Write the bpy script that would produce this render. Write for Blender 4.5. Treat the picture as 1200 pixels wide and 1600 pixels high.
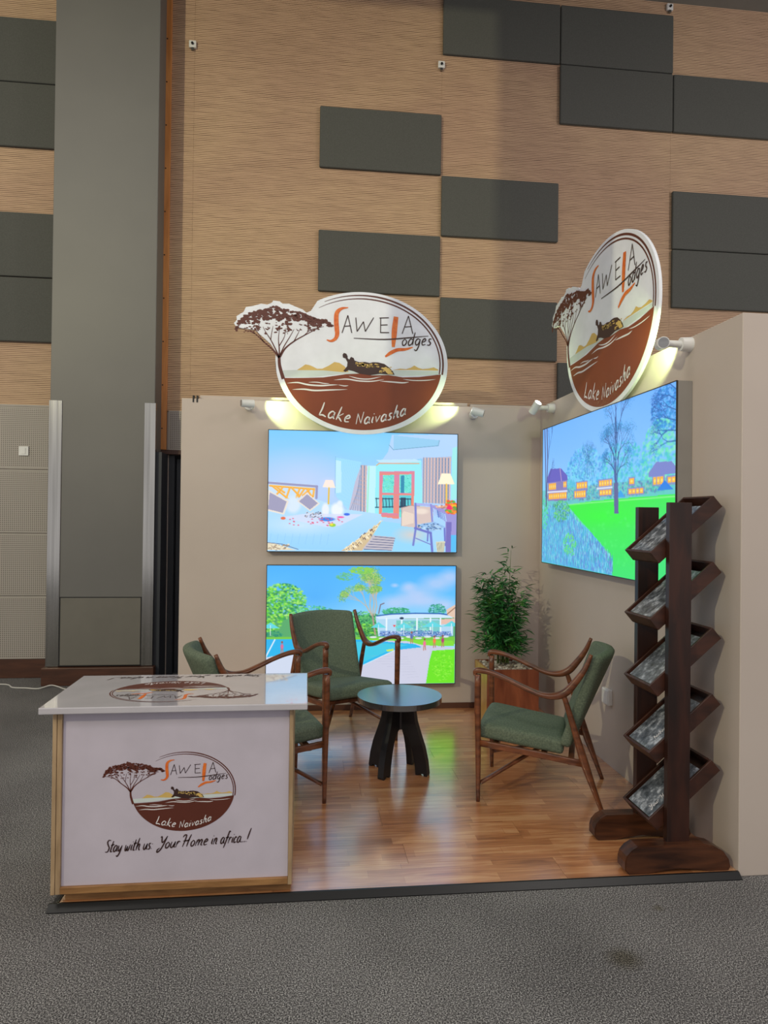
import bpy, bmesh, math, random
import numpy as np
from mathutils import Vector, Matrix

for o in list(bpy.data.objects): bpy.data.objects.remove(o)
C = bpy.context.scene.collection
PI = math.pi
random.seed(7)

# ------------------------------------------------------------------ camera
yaw, pit, rol, foc = 0.1103, 0.0072, -0.0117, 1086.3
fw = Vector((math.sin(yaw)*math.cos(pit), math.cos(yaw)*math.cos(pit), math.sin(pit)))
rt = Vector((math.cos(yaw), -math.sin(yaw), 0)); up = rt.cross(fw)
R_ = rt*math.cos(rol) - up*math.sin(rol); U_ = up*math.cos(rol) + rt*math.sin(rol)
cd = bpy.data.cameras.new('camera'); cam = bpy.data.objects.new('camera', cd); C.objects.link(cam)
M = Matrix((R_, U_, -fw)).transposed().to_4x4(); M.translation = Vector((-1.9505, -5.6855, 1.6))
cam.matrix_world = M
cd.sensor_fit = 'VERTICAL'; cd.sensor_height = 24; cd.lens = foc/1600*24
cd.clip_end = 100
bpy.context.scene.camera = cam

# ------------------------------------------------------------------ world, lights, exposure
sc = bpy.context.scene
sc.view_settings.view_transform = 'Standard'; sc.view_settings.look = 'None'
sc.view_settings.gamma = 1; sc.view_settings.use_curve_mapping = False
sc.view_settings.exposure = 0.28
w = bpy.data.worlds.new('world'); sc.world = w; w.use_nodes = True
w.node_tree.nodes['Background'].inputs[0].default_value = (1, .965, .955, 1)
w.node_tree.nodes['Background'].inputs[1].default_value = 0.50

def area(name, loc, target, size, energy, color, sy=None, spread=180):
    l = bpy.data.lights.new(name, 'AREA'); l.energy = energy; l.size = size; l.color = color
    if sy: l.shape = 'RECTANGLE'; l.size_y = sy
    l.spread = math.radians(spread)
    o = bpy.data.objects.new(name, l); C.objects.link(o); o.location = loc
    o.rotation_euler = (Vector(target)-Vector(loc)).to_track_quat('-Z', 'Y').to_euler()
    return o
# hall ceiling fittings (outside the frame)
area('hall_light', (-5.5, -3.2, 7.05), (-5.5, -3.2, 0), 2.2, 70, (1, .95, .9))
area('hall_light', (1.5, -4.5, 7.05), (1.5, -4.5, 0), 2.2, 55, (1, .94, .89))
area('hall_light', (-2.0, -8.0, 7.05), (-2.0, -8, 0), 2.6, 170, (1, .95, .92))
# a hall floodlight far to the left, which gives the soft vertical shadow edge on the slatted wall
area('hall_flood', (-9.0, -9.0, 6.3), (-1.5, 1.4, 4.6), .10, 125, (1, .93, .60), spread=100)
area('hall_flood', (6.5, -6.0, 6.3), (1.5, 1.4, 4.8), 1.0, 38, (1, .88, .80), spread=90)  # second flood, added to brighten the right of the ribbed wall

# ------------------------------------------------------------------ helpers
def smooth(me, angle=None):
    for p in me.polygons: p.use_smooth = True
def mesh_obj(name, bm, mat=None, parent=None, sm=False, loc=None):
    me = bpy.data.meshes.new(name); bm.normal_update(); bm.to_mesh(me); bm.free()
    if mat:
        if isinstance(mat, (list, tuple)):
            for m in mat: me.materials.append(m)
        else: me.materials.append(mat)
    if sm: smooth(me)
    o = bpy.data.objects.new(name, me); C.objects.link(o)
    if parent: o.parent = parent
    if loc: o.location = loc
    return o
def thing(name, label, cat, loc=(0, 0, 0), rz=0, group=None):
    o = bpy.data.objects.new(name, None); C.objects.link(o); o.location = loc; o.rotation_euler = (0, 0, rz)
    o.empty_display_size = .1
    o['label'] = label; o['category'] = cat
    if group: o['group'] = group
    return o
def tag(o, label, cat, group=None):
    o['label'] = label; o['category'] = cat
    if group: o['group'] = group
    return o
def struct(o): o['kind'] = 'structure'; return o
def plabel(o, s): o['label'] = s; return o

def box(bm, x0, x1, y0, y1, z0, z1, bev=0, seg=2, rot=None, mi=0):
    r = bmesh.ops.create_cube(bm, size=1)
    vs = r['verts']
    for v in vs:
        v.co = Vector(((x0+x1)/2+v.co.x*(x1-x0), (y0+y1)/2+v.co.y*(y1-y0), (z0+z1)/2+v.co.z*(z1-z0)))
    if rot:
        for v in vs: v.co = rot @ v.co
    fs = list({f for v in vs for f in v.link_faces})
    for f in fs: f.material_index = mi
    if bev > 0:
        es = list({e for v in vs for e in v.link_edges})
        bmesh.ops.bevel(bm, geom=es, offset=bev, segments=seg, affect='EDGES', profile=.5)
    return bm
def boxo(name, x0, x1, y0, y1, z0, z1, mat, parent=None, bev=0, seg=2):
    bm = bmesh.new(); box(bm, x0, x1, y0, y1, z0, z1, bev, seg); return mesh_obj(name, bm, mat, parent)
def catmull(pts, n=6):
    P = [Vector(p) for p in pts]; 
    if len(P) < 3: return P
    out = []; Q = [P[0]*2-P[1]] + P + [P[-1]*2-P[-2]]
    for i in range(1, len(Q)-2):
        a, b, c, d = Q[i-1], Q[i], Q[i+1], Q[i+2]
        for k in range(n):
            t = k/n
            out.append(.5*((2*b)+(c-a)*t+(2*a-5*b+4*c-d)*t*t+(-a+3*b-3*c+d)*t*t*t))
    out.append(P[-1]); return out
def sweep(bm, pts, side, ws, hs, n=6, seg=12, power=2.6, closed_ends=True):
    """tube along pts; ws = half-widths along side vector, hs = half-heights; superellipse section"""
    P4 = [Vector((*p, w_, h_)) if False else (Vector(p), w_, h_) for p, w_, h_ in zip(pts, ws, hs)]
    P = catmull([p for p, _, _ in P4], n)
    W = [v.x for v in catmull([Vector((w_, 0, 0)) for w_ in ws], n)]
    H = [v.x for v in catmull([Vector((h_, 0, 0)) for h_ in hs], n)]
    rings = []; side = Vector(side).normalized()
    for i, p in enumerate(P):
        t = (P[min(i+1, len(P)-1)]-P[max(i-1, 0)]).normalized()
        nrm = t.cross(side).normalized(); s = nrm.cross(t).normalized()
        ring = []
        for k in range(seg):
            a = 2*PI*(k+.5)/seg; ca, sa = math.cos(a), math.sin(a)
            ring.append(bm.verts.new(p + s*W[i]*math.copysign(abs(ca)**(2/power), ca) + nrm*H[i]*math.copysign(abs(sa)**(2/power), sa)))
        rings.append(ring)
    for a, b in zip(rings, rings[1:]):
        for k in range(seg):
            bm.faces.new((a[k], a[(k+1) % seg], b[(k+1) % seg], b[k]))
    bm.faces.new(rings[0][::-1]); bm.faces.new(rings[-1])
    return bm
def cyl(bm, p, q, r, r2=None, seg=20):
    p, q = Vector(p), Vector(q); r2 = r if r2 is None else r2
    t = (q-p).normalized(); s = t.orthogonal().normalized(); u = t.cross(s)
    A = [bm.verts.new(p+(s*math.cos(2*PI*k/seg)+u*math.sin(2*PI*k/seg))*r) for k in range(seg)]
    B = [bm.verts.new(q+(s*math.cos(2*PI*k/seg)+u*math.sin(2*PI*k/seg))*r2) for k in range(seg)]
    for k in range(seg): bm.faces.new((A[k], A[(k+1) % seg], B[(k+1) % seg], B[k]))
    bm.faces.new(A[::-1]); bm.faces.new(B); return bm
def soft_box(bm, a, b, c, r, cuts, fn):
    """rounded, finely cut box of half sizes a,b,c, each point then moved by fn"""
    t = bmesh.new(); bmesh.ops.create_cube(t, size=2)
    bmesh.ops.subdivide_edges(t, edges=t.edges[:], cuts=cuts, use_grid_fill=True)
    m = {}
    for v in t.verts:
        p = Vector((v.co.x, v.co.y, v.co.z))
        # push samples toward the corners so the rounding is well covered
        p = Vector([math.copysign(abs(q)**.55, q) for q in p])
        p = Vector((p.x*a, p.y*b, p.z*c))
        q = Vector((max(-a+r, min(a-r, p.x)), max(-b+r, min(b-r, p.y)), max(-c+r, min(c-r, p.z))))
        d = p-q
        if d.length > 1e-9: p = q+d.normalized()*r
        m[v] = bm.verts.new(fn(p))
    for f in t.faces: bm.faces.new([m[v] for v in f.verts])
    t.free(); return bm
def prism(bm, pts, ax, lo, hi):
    """outline pts (2-D, in the two other axes) extruded along axis ax"""
    def mk(p, h):
        if ax == 'y': return (p[0], h, p[1])
        if ax == 'x': return (h, p[0], p[1])
        return (p[0], p[1], h)
    A = [bm.verts.new(mk(p, lo)) for p in pts]; B = [bm.verts.new(mk(p, hi)) for p in pts]
    n = len(pts)
    bm.faces.new(A); bm.faces.new(B[::-1])
    for i in range(n): bm.faces.new((A[i], B[i], B[(i+1) % n], A[(i+1) % n]))
    bmesh.ops.recalc_face_normals(bm, faces=bm.faces[:]); return bm

# ------------------------------------------------------------------ materials
def srgb(c):
    return tuple((x/12.92 if x <= .04045 else ((x+.055)/1.055)**2.4) for x in [v/255 for v in c]) + (1,)
def new_mat(name):
    m = bpy.data.materials.new(name); m.use_nodes = True
    nt = m.node_tree; return m, nt, nt.nodes['Principled BSDF']
def N(nt, t, **kw):
    n = nt.nodes.new(t)
    for k, v in kw.items():
        if k.startswith('i_'):
            key = k[2:]; key = int(key) if key.isdigit() else key.replace('_', ' ')
            n.inputs[key].default_value = v
        else: setattr(n, k, v)
    return n
def mapping(nt, scale=(1, 1, 1), coord='Object', rot=(0, 0, 0)):
    tc = N(nt, 'ShaderNodeTexCoord'); mp = N(nt, 'ShaderNodeMapping')
    mp.inputs['Scale'].default_value = scale; mp.inputs['Rotation'].default_value = rot
    nt.links.new(tc.outputs[coord], mp.inputs[0]); return mp.outputs[0]
def ramp(nt, fac, stops):
    r = N(nt, 'ShaderNodeValToRGB'); e = r.color_ramp.elements
    while len(e) < len(stops): e.new(.5)
    for s, (p, c) in zip(e, stops): s.position = p; s.color = c
    nt.links.new(fac, r.inputs[0]); return r.outputs[0]
def bump(nt, b, h, strength=.2, dist=.01):
    n = N(nt, 'ShaderNodeBump'); n.inputs['Strength'].default_value = strength; n.inputs['Distance'].default_value = dist
    nt.links.new(h, n.inputs['Height']); nt.links.new(n.outputs[0], b.inputs['Normal'])
def noise_mat(name, c1, c2, scale=(5, 5, 5), rough=.5, detail=4, nscale=1, bmp=0, metallic=0, lo=.3, hi=.7, coat=0, spec=None, bdist=.002):
    m, nt, b = new_mat(name)
    v = mapping(nt, scale); n = N(nt, 'ShaderNodeTexNoise'); n.inputs['Scale'].default_value = nscale; n.inputs['Detail'].default_value = detail
    nt.links.new(v, n.inputs[0])
    nt.links.new(ramp(nt, n.outputs[0], [(lo, srgb(c1)), (hi, srgb(c2))]), b.inputs['Base Color'])
    b.inputs['Roughness'].default_value = rough; b.inputs['Metallic'].default_value = metallic
    b.inputs['Coat Weight'].default_value = coat
    if spec is not None: b.inputs['Specular IOR Level'].default_value = spec
    if bmp: bump(nt, b, n.outputs[0], bmp, bdist)
    return m
def plain(name, c, rough=.5, metallic=0, spec=None):
    m = noise_mat(name, [x*.97 for x in c], [min(255, x*1.02) for x in c], (6, 6, 6), rough, metallic=metallic, spec=spec); return m
def wood(name, dark, light, scale, rough=.35, rot=(0, 0, 0), spec=None):
    m, nt, b = new_mat(name)
    v = mapping(nt, scale, rot=rot)
    n = N(nt, 'ShaderNodeTexNoise'); n.inputs['Scale'].default_value = 1; n.inputs['Detail'].default_value = 6; n.inputs['Distortion'].default_value = .6
    nt.links.new(v, n.inputs[0])
    nt.links.new(ramp(nt, n.outputs[0], [(.32, srgb(dark)), (.7, srgb(light))]), b.inputs['Base Color'])
    b.inputs['Roughness'].default_value = rough
    if spec is not None: b.inputs['Specular IOR Level'].default_value = spec
    bump(nt, b, n.outputs[0], .08, .002); return m

MAT = {}
MAT['walnut'] = wood('walnut', (74, 40, 24), (128, 74, 44), (9, 30, 30), .33)
MAT['mahogany'] = wood('mahogany', (32, 16, 12), (60, 30, 20), (16, 16, 3), .38)
MAT['mahogany_foot'] = wood('mahogany_foot', (42, 22, 14), (96, 56, 34), (4, 30, 22), .32)
MAT['mahogany_tray'] = wood('mahogany_tray', (46, 25, 18), (74, 40, 28), (6, 20, 20), .42)
MAT['green_fabric'] = noise_mat('green_fabric', (76, 88, 74), (108, 120, 100), (60, 60, 60), .85, detail=8, nscale=2, bmp=.25)
MAT['booth_wall'] = noise_mat('booth_wall', (187, 174, 165), (196, 183, 174), (1.2, 1.2, 1.2), .62, detail=5)
MAT['black'] = noise_mat('black_wood', (12, 12, 15), (22, 22, 26), (8, 8, 8), .38)
MAT['black_top'] = noise_mat('black_top', (10, 12, 18), (16, 18, 24), (8, 8, 8), .2, coat=1)
MAT['black_top'].node_tree.nodes['Principled BSDF'].inputs['Coat IOR'].default_value = 3.2; MAT['black_top'].node_tree.nodes['Principled BSDF'].inputs['Coat Roughness'].default_value = .24
MAT['trim_black'] = plain('black_trim', (11, 12, 14), .35)
MAT['white_board'] = plain('white_board', (196, 188, 202), .4)
MAT['counter_top'] = plain('counter_top_white', (196, 192, 200), .1)
MAT['counter_top'].node_tree.nodes['Principled BSDF'].inputs['Coat Weight'].default_value = 1; MAT['counter_top'].node_tree.nodes['Principled BSDF'].inputs['Coat IOR'].default_value = 2.0
MAT['sign_white'] = plain('sign_white', (236, 240, 250), .4)
MAT['white_plastic'] = plain('white_plastic', (225, 225, 225), .35)
MAT['pine'] = wood('pine', (150, 124, 94), (184, 156, 122), (30, 30, 5), .5)
MAT['pine_h'] = wood('pine_horizontal', (120, 82, 46), (170, 126, 78), (5, 30, 30), .5)
MAT['pine_orange'] = wood('pine_orange', (190, 120, 62), (218, 148, 84), (20, 20, 2), .5)
MAT['brown_print'] = plain('brown_print', (92, 42, 30), .42)
MAT['brown_sign_lit'] = plain('brown_print_lit', (128, 58, 26), .35)  # lake brown with the spotlights' orange tint put into its colour
MAT['brown_dark'] = plain('dark_brown_print', (58, 34, 30), .45)
MAT['orange_print'] = noise_mat('orange_print', (214, 92, 26), (236, 130, 50), (40, 40, 40), .4)
MAT['tan_print'] = plain('tan_print', (214, 180, 104), .45)
MAT['pale_print'] = plain('pale_print', (206, 216, 216), .45)
MAT['white_print'] = plain('white_print', (228, 224, 226), .4)
MAT['acoustic'] = noise_mat('acoustic_fabric', (80, 81, 78), (88, 89, 86), (90, 90, 90), .95, bmp=.1)
MAT['pillar'] = noise_mat('pillar_paint', (106, 105, 104), (113, 112, 110), (1.1, 1.1, 1.1), .5)
MAT['hatch'] = plain('hatch_paint', (112, 109, 102), .5)
MAT['skirting'] = wood('skirting_brown', (66, 38, 26), (88, 52, 36), (3, 20, 20), .45)
MAT['dark_door'] = noise_mat('door_paint', (44, 48, 56), (52, 56, 64), (2, 2, .6), .45)
MAT['darkness'] = plain('dark_gap', (30, 31, 34), .8)
MAT['tv_case'] = plain('tv_case', (150, 146, 142), .4, .2)
MAT['tv_edge'] = plain('tv_edge', (48, 46, 46), .4)
MAT['metal'] = noise_mat('steel', (150, 150, 150), (170, 170, 170), (3, 3, 40), .3, metallic=1)
MAT['planter_wood'] = wood('planter_wood', (104, 52, 34), (146, 82, 54), (14, 14, 2.5), .3)
MAT['planter_reflect'] = wood('planter_gold_reflection', (168, 124, 66), (196, 150, 84), (14, 14, 3), .35)  # gold reflection on the left board, put into its wood colour
MAT['soil'] = noise_mat('soil', (46, 36, 28), (70, 56, 44), (60, 60, 60), .95, bmp=.5)
MAT['cane'] = noise_mat('cane', (70, 96, 44), (104, 118, 60), (9, 9, 40), .5)
MAT['ceiling'] = plain('ceiling_paint', (128, 126, 120), .8)
MAT['cable'] = plain('cable_white', (205, 203, 198), .5)

def leaf_mat():
    m, nt, b = new_mat('bamboo_leaf')
    oi = N(nt, 'ShaderNodeTexNoise'); oi.inputs['Scale'].default_value = 9
    tc = N(nt, 'ShaderNodeNewGeometry'); nt.links.new(tc.outputs['Position'], oi.inputs[0])
    nt.links.new(ramp(nt, oi.outputs[0], [(.35, srgb((30, 76, 40))), (.55, srgb((48, 112, 50))), (.75, srgb((92, 160, 58)))]), b.inputs['Base Color'])
    b.inputs['Roughness'].default_value = .45; return m
MAT['leaf'] = leaf_mat()
def pebble_mat():
    m, nt, b = new_mat('pebble')
    oi = N(nt, 'ShaderNodeObjectInfo')
    nt.links.new(ramp(nt, oi.outputs['Random'], [(0, srgb((120, 104, 92))), (.5, srgb((176, 164, 150))), (1, srgb((214, 208, 200)))]), b.inputs['Base Color'])
    b.inputs['Roughness'].default_value = .5; return m
MAT['pebble'] = pebble_mat()

def plank_mat():
    m, nt, b = new_mat('laminate_plank')
    geo = N(nt, 'ShaderNodeNewGeometry'); oi = N(nt, 'ShaderNodeObjectInfo')
    mp = N(nt, 'ShaderNodeMapping'); mp.inputs['Scale'].default_value = (2.2, 26, 1)
    off = N(nt, 'ShaderNodeVectorMath', operation='SCALE'); off.inputs[0].default_value = (13, 7, 3); nt.links.new(oi.outputs['Random'], off.inputs['Scale'])
    add = N(nt, 'ShaderNodeVectorMath', operation='ADD'); nt.links.new(geo.outputs['Position'], add.inputs[0]); nt.links.new(off.outputs[0], add.inputs[1])
    nt.links.new(add.outputs[0], mp.inputs[0])
    n = N(nt, 'ShaderNodeTexNoise'); n.inputs['Scale'].default_value = 1.3; n.inputs['Detail'].default_value = 7; n.inputs['Distortion'].default_value = 1.2
    nt.links.new(mp.outputs[0], n.inputs[0])
    # three narrow strips printed on each plank
    br = N(nt, 'ShaderNodeTexBrick'); br.offset = .37; br.inputs['Scale'].default_value = 1
    br.inputs['Color1'].default_value = (.25, .25, .25, 1); br.inputs['Color2'].default_value = (.8, .8, .8, 1); br.inputs['Mortar'].default_value = (.35, .35, .35, 1)
    br.inputs['Mortar Size'].default_value = .0012; br.inputs['Brick Width'].default_value = .42; br.inputs['Row Height'].default_value = .0647
    nt.links.new(add.outputs[0], br.inputs[0])
    mx = N(nt, 'ShaderNodeMix', data_type='RGBA', blend_type='MIX'); mx.inputs[0].default_value = .38
    nt.links.new(n.outputs[0], mx.inputs[6]); nt.links.new(br.outputs[0], mx.inputs[7])
    nt.links.new(ramp(nt, mx.outputs[2], [(.3, srgb((156, 98, 60))), (.5, srgb((206, 138, 88))), (.66, srgb((232, 176, 124)))]), b.inputs['Base Color'])
    b.inputs['Roughness'].default_value = .3
    b.inputs['Coat Weight'].default_value = 1; b.inputs['Coat Roughness'].default_value = .2; b.inputs['Coat IOR'].default_value = 3.4
    bump(nt, b, n.outputs[0], .05, .001); return m
MAT['plank'] = plank_mat()

def carpet_mat():
    m, nt, b = new_mat('carpet')
    v = mapping(nt, (1, 1, 1), 'Object')
    n = N(nt, 'ShaderNodeTexNoise'); n.inputs['Scale'].default_value = 190; n.inputs['Detail'].default_value = 3; n.inputs['Roughness'].default_value = .8
    n2 = N(nt, 'ShaderNodeTexNoise'); n2.inputs['Scale'].default_value = 1.3; n2.inputs['Detail'].default_value = 6
    vo = N(nt, 'ShaderNodeTexVoronoi'); vo.inputs['Scale'].default_value = 150
    for x in (n, n2, vo): nt.links.new(v, x.inputs[0])
    mt = N(nt, 'ShaderNodeMath', operation='MULTIPLY_ADD'); mt.inputs[1].default_value = .10
    nt.links.new(n2.outputs[0], mt.inputs[0]); nt.links.new(n.outputs[0], mt.inputs[2])
    c = ramp(nt, mt.outputs[0], [(.42, srgb((28, 29, 30))), (.56, srgb((95, 93, 94))), (.66, srgb((190, 189, 187)))])
    # two old stains
    out = c
    for (sx, sy, r, k) in ((-.78, -3.25, .055, .62), (-.49, -2.95, .02, .75)):
        ds = N(nt, 'ShaderNodeVectorMath', operation='DISTANCE'); ds.inputs[1].default_value = (sx, sy, 0); nt.links.new(v, ds.inputs[0])
        ad = N(nt, 'ShaderNodeMath', operation='MULTIPLY_ADD'); ad.inputs[1].default_value = .05; nt.links.new(n2.outputs[0], ad.inputs[0]); nt.links.new(ds.outputs['Value'], ad.inputs[2])
        rr = ramp(nt, ad.outputs[0], [(r*.5+.02, (k*.95, k*.9, k*.75, 1)), (r*1.3+.03, (1, 1, 1, 1))])
        mm = N(nt, 'ShaderNodeMix', data_type='RGBA', blend_type='MULTIPLY'); mm.inputs[0].default_value = 1
        nt.links.new(out, mm.inputs[6]); nt.links.new(rr, mm.inputs[7]); out = mm.outputs[2]
    nt.links.new(out, b.inputs['Base Color'])
    b.inputs['Roughness'].default_value = .95; b.inputs['Specular IOR Level'].default_value = .15
    bump(nt, b, n.outputs[0], .6, .004); return m
MAT['carpet'] = carpet_mat()

def slat_mat():
    m, nt, b = new_mat('ribbed_wood')
    v = mapping(nt, (1, 1, 1), 'Object')
    sp = N(nt, 'ShaderNodeSeparateXYZ'); nt.links.new(v, sp.inputs[0])
    # ribs every 17.5 mm
    mu = N(nt, 'ShaderNodeMath', operation='MULTIPLY'); mu.inputs[1].default_value = 2*PI/.0178; nt.links.new(sp.outputs[2], mu.inputs[0])
    sn = N(nt, 'ShaderNodeMath', operation='SINE'); nt.links.new(mu.outputs[0], sn.inputs[0])
    m1 = mapping(nt, (5, 1, 75)); n1 = N(nt, 'ShaderNodeTexNoise'); n1.inputs['Scale'].default_value = 1; n1.inputs['Detail'].default_value = 3; nt.links.new(m1, n1.inputs[0])
    m2 = mapping(nt, (.6, 1, .9)); n2 = N(nt, 'ShaderNodeTexNoise'); n2.inputs['Scale'].default_value = 1.2; n2.inputs['Detail'].default_value = 3; nt.links.new(m2, n2.inputs[0])
    base = ramp(nt, n2.outputs[0], [(.35, srgb((192, 158, 132))), (.65, srgb((204, 172, 140)))])
    # groove depth mask
    a = N(nt, 'ShaderNodeMath', operation='MULTIPLY_ADD'); a.inputs[1].default_value = 1.5; nt.links.new(n1.outputs[0], a.inputs[0]); nt.links.new(sn.outputs[0], a.inputs[2])
    g = ramp(nt, a.outputs[0], [(0, (.30, .26, .23, 1)), (.2, (.45, .4, .36, 1)), (.9, (1, 1, 1, 1))])
    mr = N(nt, 'ShaderNodeMapRange'); mr.inputs[1].default_value = -.5; mr.inputs[2].default_value = 1.4
    nt.links.new(a.outputs[0], mr.inputs[0])
    g = ramp(nt, mr.outputs[0], [(0, (.16, .12, .10, 1)), (.3, (.55, .5, .46, 1)), (.62, (1, 1, 1, 1))])
    mm = N(nt, 'ShaderNodeMix', data_type='RGBA', blend_type='MULTIPLY'); mm.inputs[0].default_value = 1
    nt.links.new(base, mm.inputs[6]); nt.links.new(g, mm.inputs[7]); nt.links.new(mm.outputs[2], b.inputs['Base Color'])
    b.inputs['Roughness'].default_value = .6
    bump(nt, b, sn.outputs[0], .35, .004); return m
MAT['slats'] = slat_mat()

def perf_mat():
    m, nt, b = new_mat('perforated_tile')
    v = mapping(nt, (1, 1, 1), 'Object')
    sp = N(nt, 'ShaderNodeSeparateXYZ'); nt.links.new(v, sp.inputs[0])
    def tri(o):
        mu = N(nt, 'ShaderNodeMath', operation='MULTIPLY'); mu.inputs[1].default_value = 2*PI/.0185; nt.links.new(o, mu.inputs[0])
        s = N(nt, 'ShaderNodeMath', operation='SINE'); nt.links.new(mu.outputs[0], s.inputs[0]); return s.outputs[0]
    sx, sz = tri(sp.outputs[0]), tri(sp.outputs[2])
    mn = N(nt, 'ShaderNodeMath', operation='MINIMUM'); nt.links.new(sx, mn.inputs[0]); nt.links.new(sz, mn.inputs[1])
    # plain margin round each tile (tile mesh z goes 0..1 of its own object space handled by geometry)
    g = ramp(nt, mn.outputs[0], [(.0, srgb((172, 165, 158))), (.35, srgb((60, 52, 48)))])
    nt.links.new(g, b.inputs['Base Color']); b.inputs['Roughness'].default_value = .6
    bump(nt, b, mn.outputs[0], -.2, .002); return m
MAT['perf'] = perf_mat()
MAT['perf_edge'] = plain('tile_margin', (170, 163, 156), .6)
def chrome_mat():
    m, nt, b = new_mat('brushed_steel_strip')
    v = mapping(nt, (40, 40, .8)); n = N(nt, 'ShaderNodeTexNoise'); n.inputs['Scale'].default_value = 1; n.inputs['Detail'].default_value = 4; nt.links.new(v, n.inputs[0])
    nt.links.new(ramp(nt, n.outputs[0], [(.3, srgb((164, 163, 160))), (.7, srgb((196, 195, 192)))]), b.inputs['Base Color'])
    b.inputs['Metallic'].default_value = 1; b.inputs['Roughness'].default_value = .16; bump(nt, b, n.outputs[0], .12, .01); return m
MAT['chrome'] = chrome_mat()
def emit_mat(name, strength):
    m = bpy.data.materials.new(name); m.use_nodes = True; nt = m.node_tree; b = nt.nodes['Principled BSDF']
    at_ = N(nt, 'ShaderNodeVertexColor'); at_.layer_name = 'picture'
    b.inputs['Base Color'].default_value = (.01, .01, .01, 1); b.inputs['Roughness'].default_value = .4
    nt.links.new(at_.outputs[0], b.inputs['Emission Color']); b.inputs['Emission Strength'].default_value = strength; return m
MAT['screen'] = emit_mat('lit_screen', 0.86)
def lens_mat():
    m, nt, b = new_mat('lamp_lens'); b.inputs['Emission Color'].default_value = (1, 1, .92, 1); b.inputs['Emission Strength'].default_value = 12; return m
MAT['lens'] = lens_mat()
def cover_mat():
    m, nt, b = new_mat('brochure_photo')
    geo = N(nt, 'ShaderNodeNewGeometry'); mp = N(nt, 'ShaderNodeMapping'); mp.inputs['Scale'].default_value = (22, 30, 30); nt.links.new(geo.outputs['Position'], mp.inputs[0])
    n = N(nt, 'ShaderNodeTexNoise'); n.inputs['Scale'].default_value = 1; n.inputs['Detail'].default_value = 9; n.inputs['Roughness'].default_value = .65; nt.links.new(mp.outputs[0], n.inputs[0])
    nt.links.new(ramp(nt, n.outputs[0], [(.34, srgb((40, 44, 50))), (.52, srgb((104, 110, 118))), (.68, srgb((196, 202, 212)))]), b.inputs['Base Color'])
    b.inputs['Roughness'].default_value = .28; return m
MAT['cover'] = cover_mat()
MAT['paper'] = plain('paper', (215, 215, 215), .6)

# ------------------------------------------------------------------ the hall: floor, ceiling, back wall, pillar
YW = 1.44
fl = struct(boxo('floor', -9, 5, -10, 1.6, -.05, 0, MAT['carpet']))
struct(boxo('ceiling', -9, 5, -10, 1.6, 7.2, 7.3, MAT['ceiling']))
# unseen beam and hung panel, added to block light: they shade the top and the right of the ribbed wall
struct(boxo('light_blocker_beam', -9, 5, -3.9, -3.7, 6.60, 7.2, MAT['ceiling']))
struct(boxo('light_blocker_panel', -4.51, -2.9, -3.88, -3.80, 3.9, 6.60, MAT['ceiling']))
XL = -3.415         # right edge of the pillar zone, where the ribbed wall begins
bm = bmesh.new()
box(bm, -9, -3.33, YW, YW+.1, 0, 7.2); box(bm, -3.33, 5, YW, YW+.1, 2.2, 7.2); box(bm, -2.2, 5, YW, YW+.1, 0, 2.2)
wall = struct(mesh_obj('wall_back', bm, MAT['booth_wall']))
edges = [-9, -5.67, -4.4, -3.125, -.61, 1.905, 5]
for a, b_ in zip(edges, edges[1:]):
    bm = bmesh.new(); box(bm, a+.0004, b_-.0004, YW-.02, YW, 2.63, 7.2, .001, 1)
    mesh_obj('ribbed_sheet', bm, MAT['slats'], wall)
# perforated tiles left of the pillar and above the door
zs = [(.184, .792), (.798, 1.40), (1.406, 2.02), (2.026, 2.632)]
def perf_tile(x0, x1, z0, z1):
    bm = bmesh.new(); box(bm, x0, x1, YW-.03, YW, z0, z1)
    t = mesh_obj('perforated_tile', bm, MAT['perf_edge'], wall)
    bm = bmesh.new(); box(bm, x0+.02, x1-.02, YW-.0315, YW-.029, z0+.018, z1-.018)
    mesh_obj('hole_field', bm, MAT['perf'], t)
for (z0, z1) in zs:
    perf_tile(-4.96-.62*2, -4.96-.62, z0, z1)
    perf_tile(-4.957-.62, -4.96, z0, z1); perf_tile(-4.957, -4.34, z0, z1)
perf_tile(-3.33, -2.72, 2.24, 2.632); perf_tile(-2.715, -2.1, 2.24, 2.632)
boxo('cap_rail', -9, -4.3, YW-.035, YW, 2.632, 2.65, MAT['perf_edge'], wall)
struct(boxo('baseboard_left', -9, -4.32, YW-.045, YW, 0, .18, MAT['skirting'], None, .004, 1))
# acoustic panels
gx, gz, gs = -1.8725, 5.7787, 1.262
for (i, j) in [(0, 0), (0, 2), (1, 1), (1, 3), (1, -2), (2, -2), (2, -1), (3, -1), (3, 1), (3, 2), (2, 4), (-3, -1), (-3, 0), (-3, 2), (-3, 3), (4, -1)]:
    x0 = gx+i*gs; z1 = gz-.5*gs*j
    bm = bmesh.new(); box(bm, x0+.004, x0+gs-.004, 1.38, YW-.02, z1-.5*gs+.004, z1-.004, .012, 3)
    mesh_obj('acoustic_panel', bm, MAT['acoustic'], wall)
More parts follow.
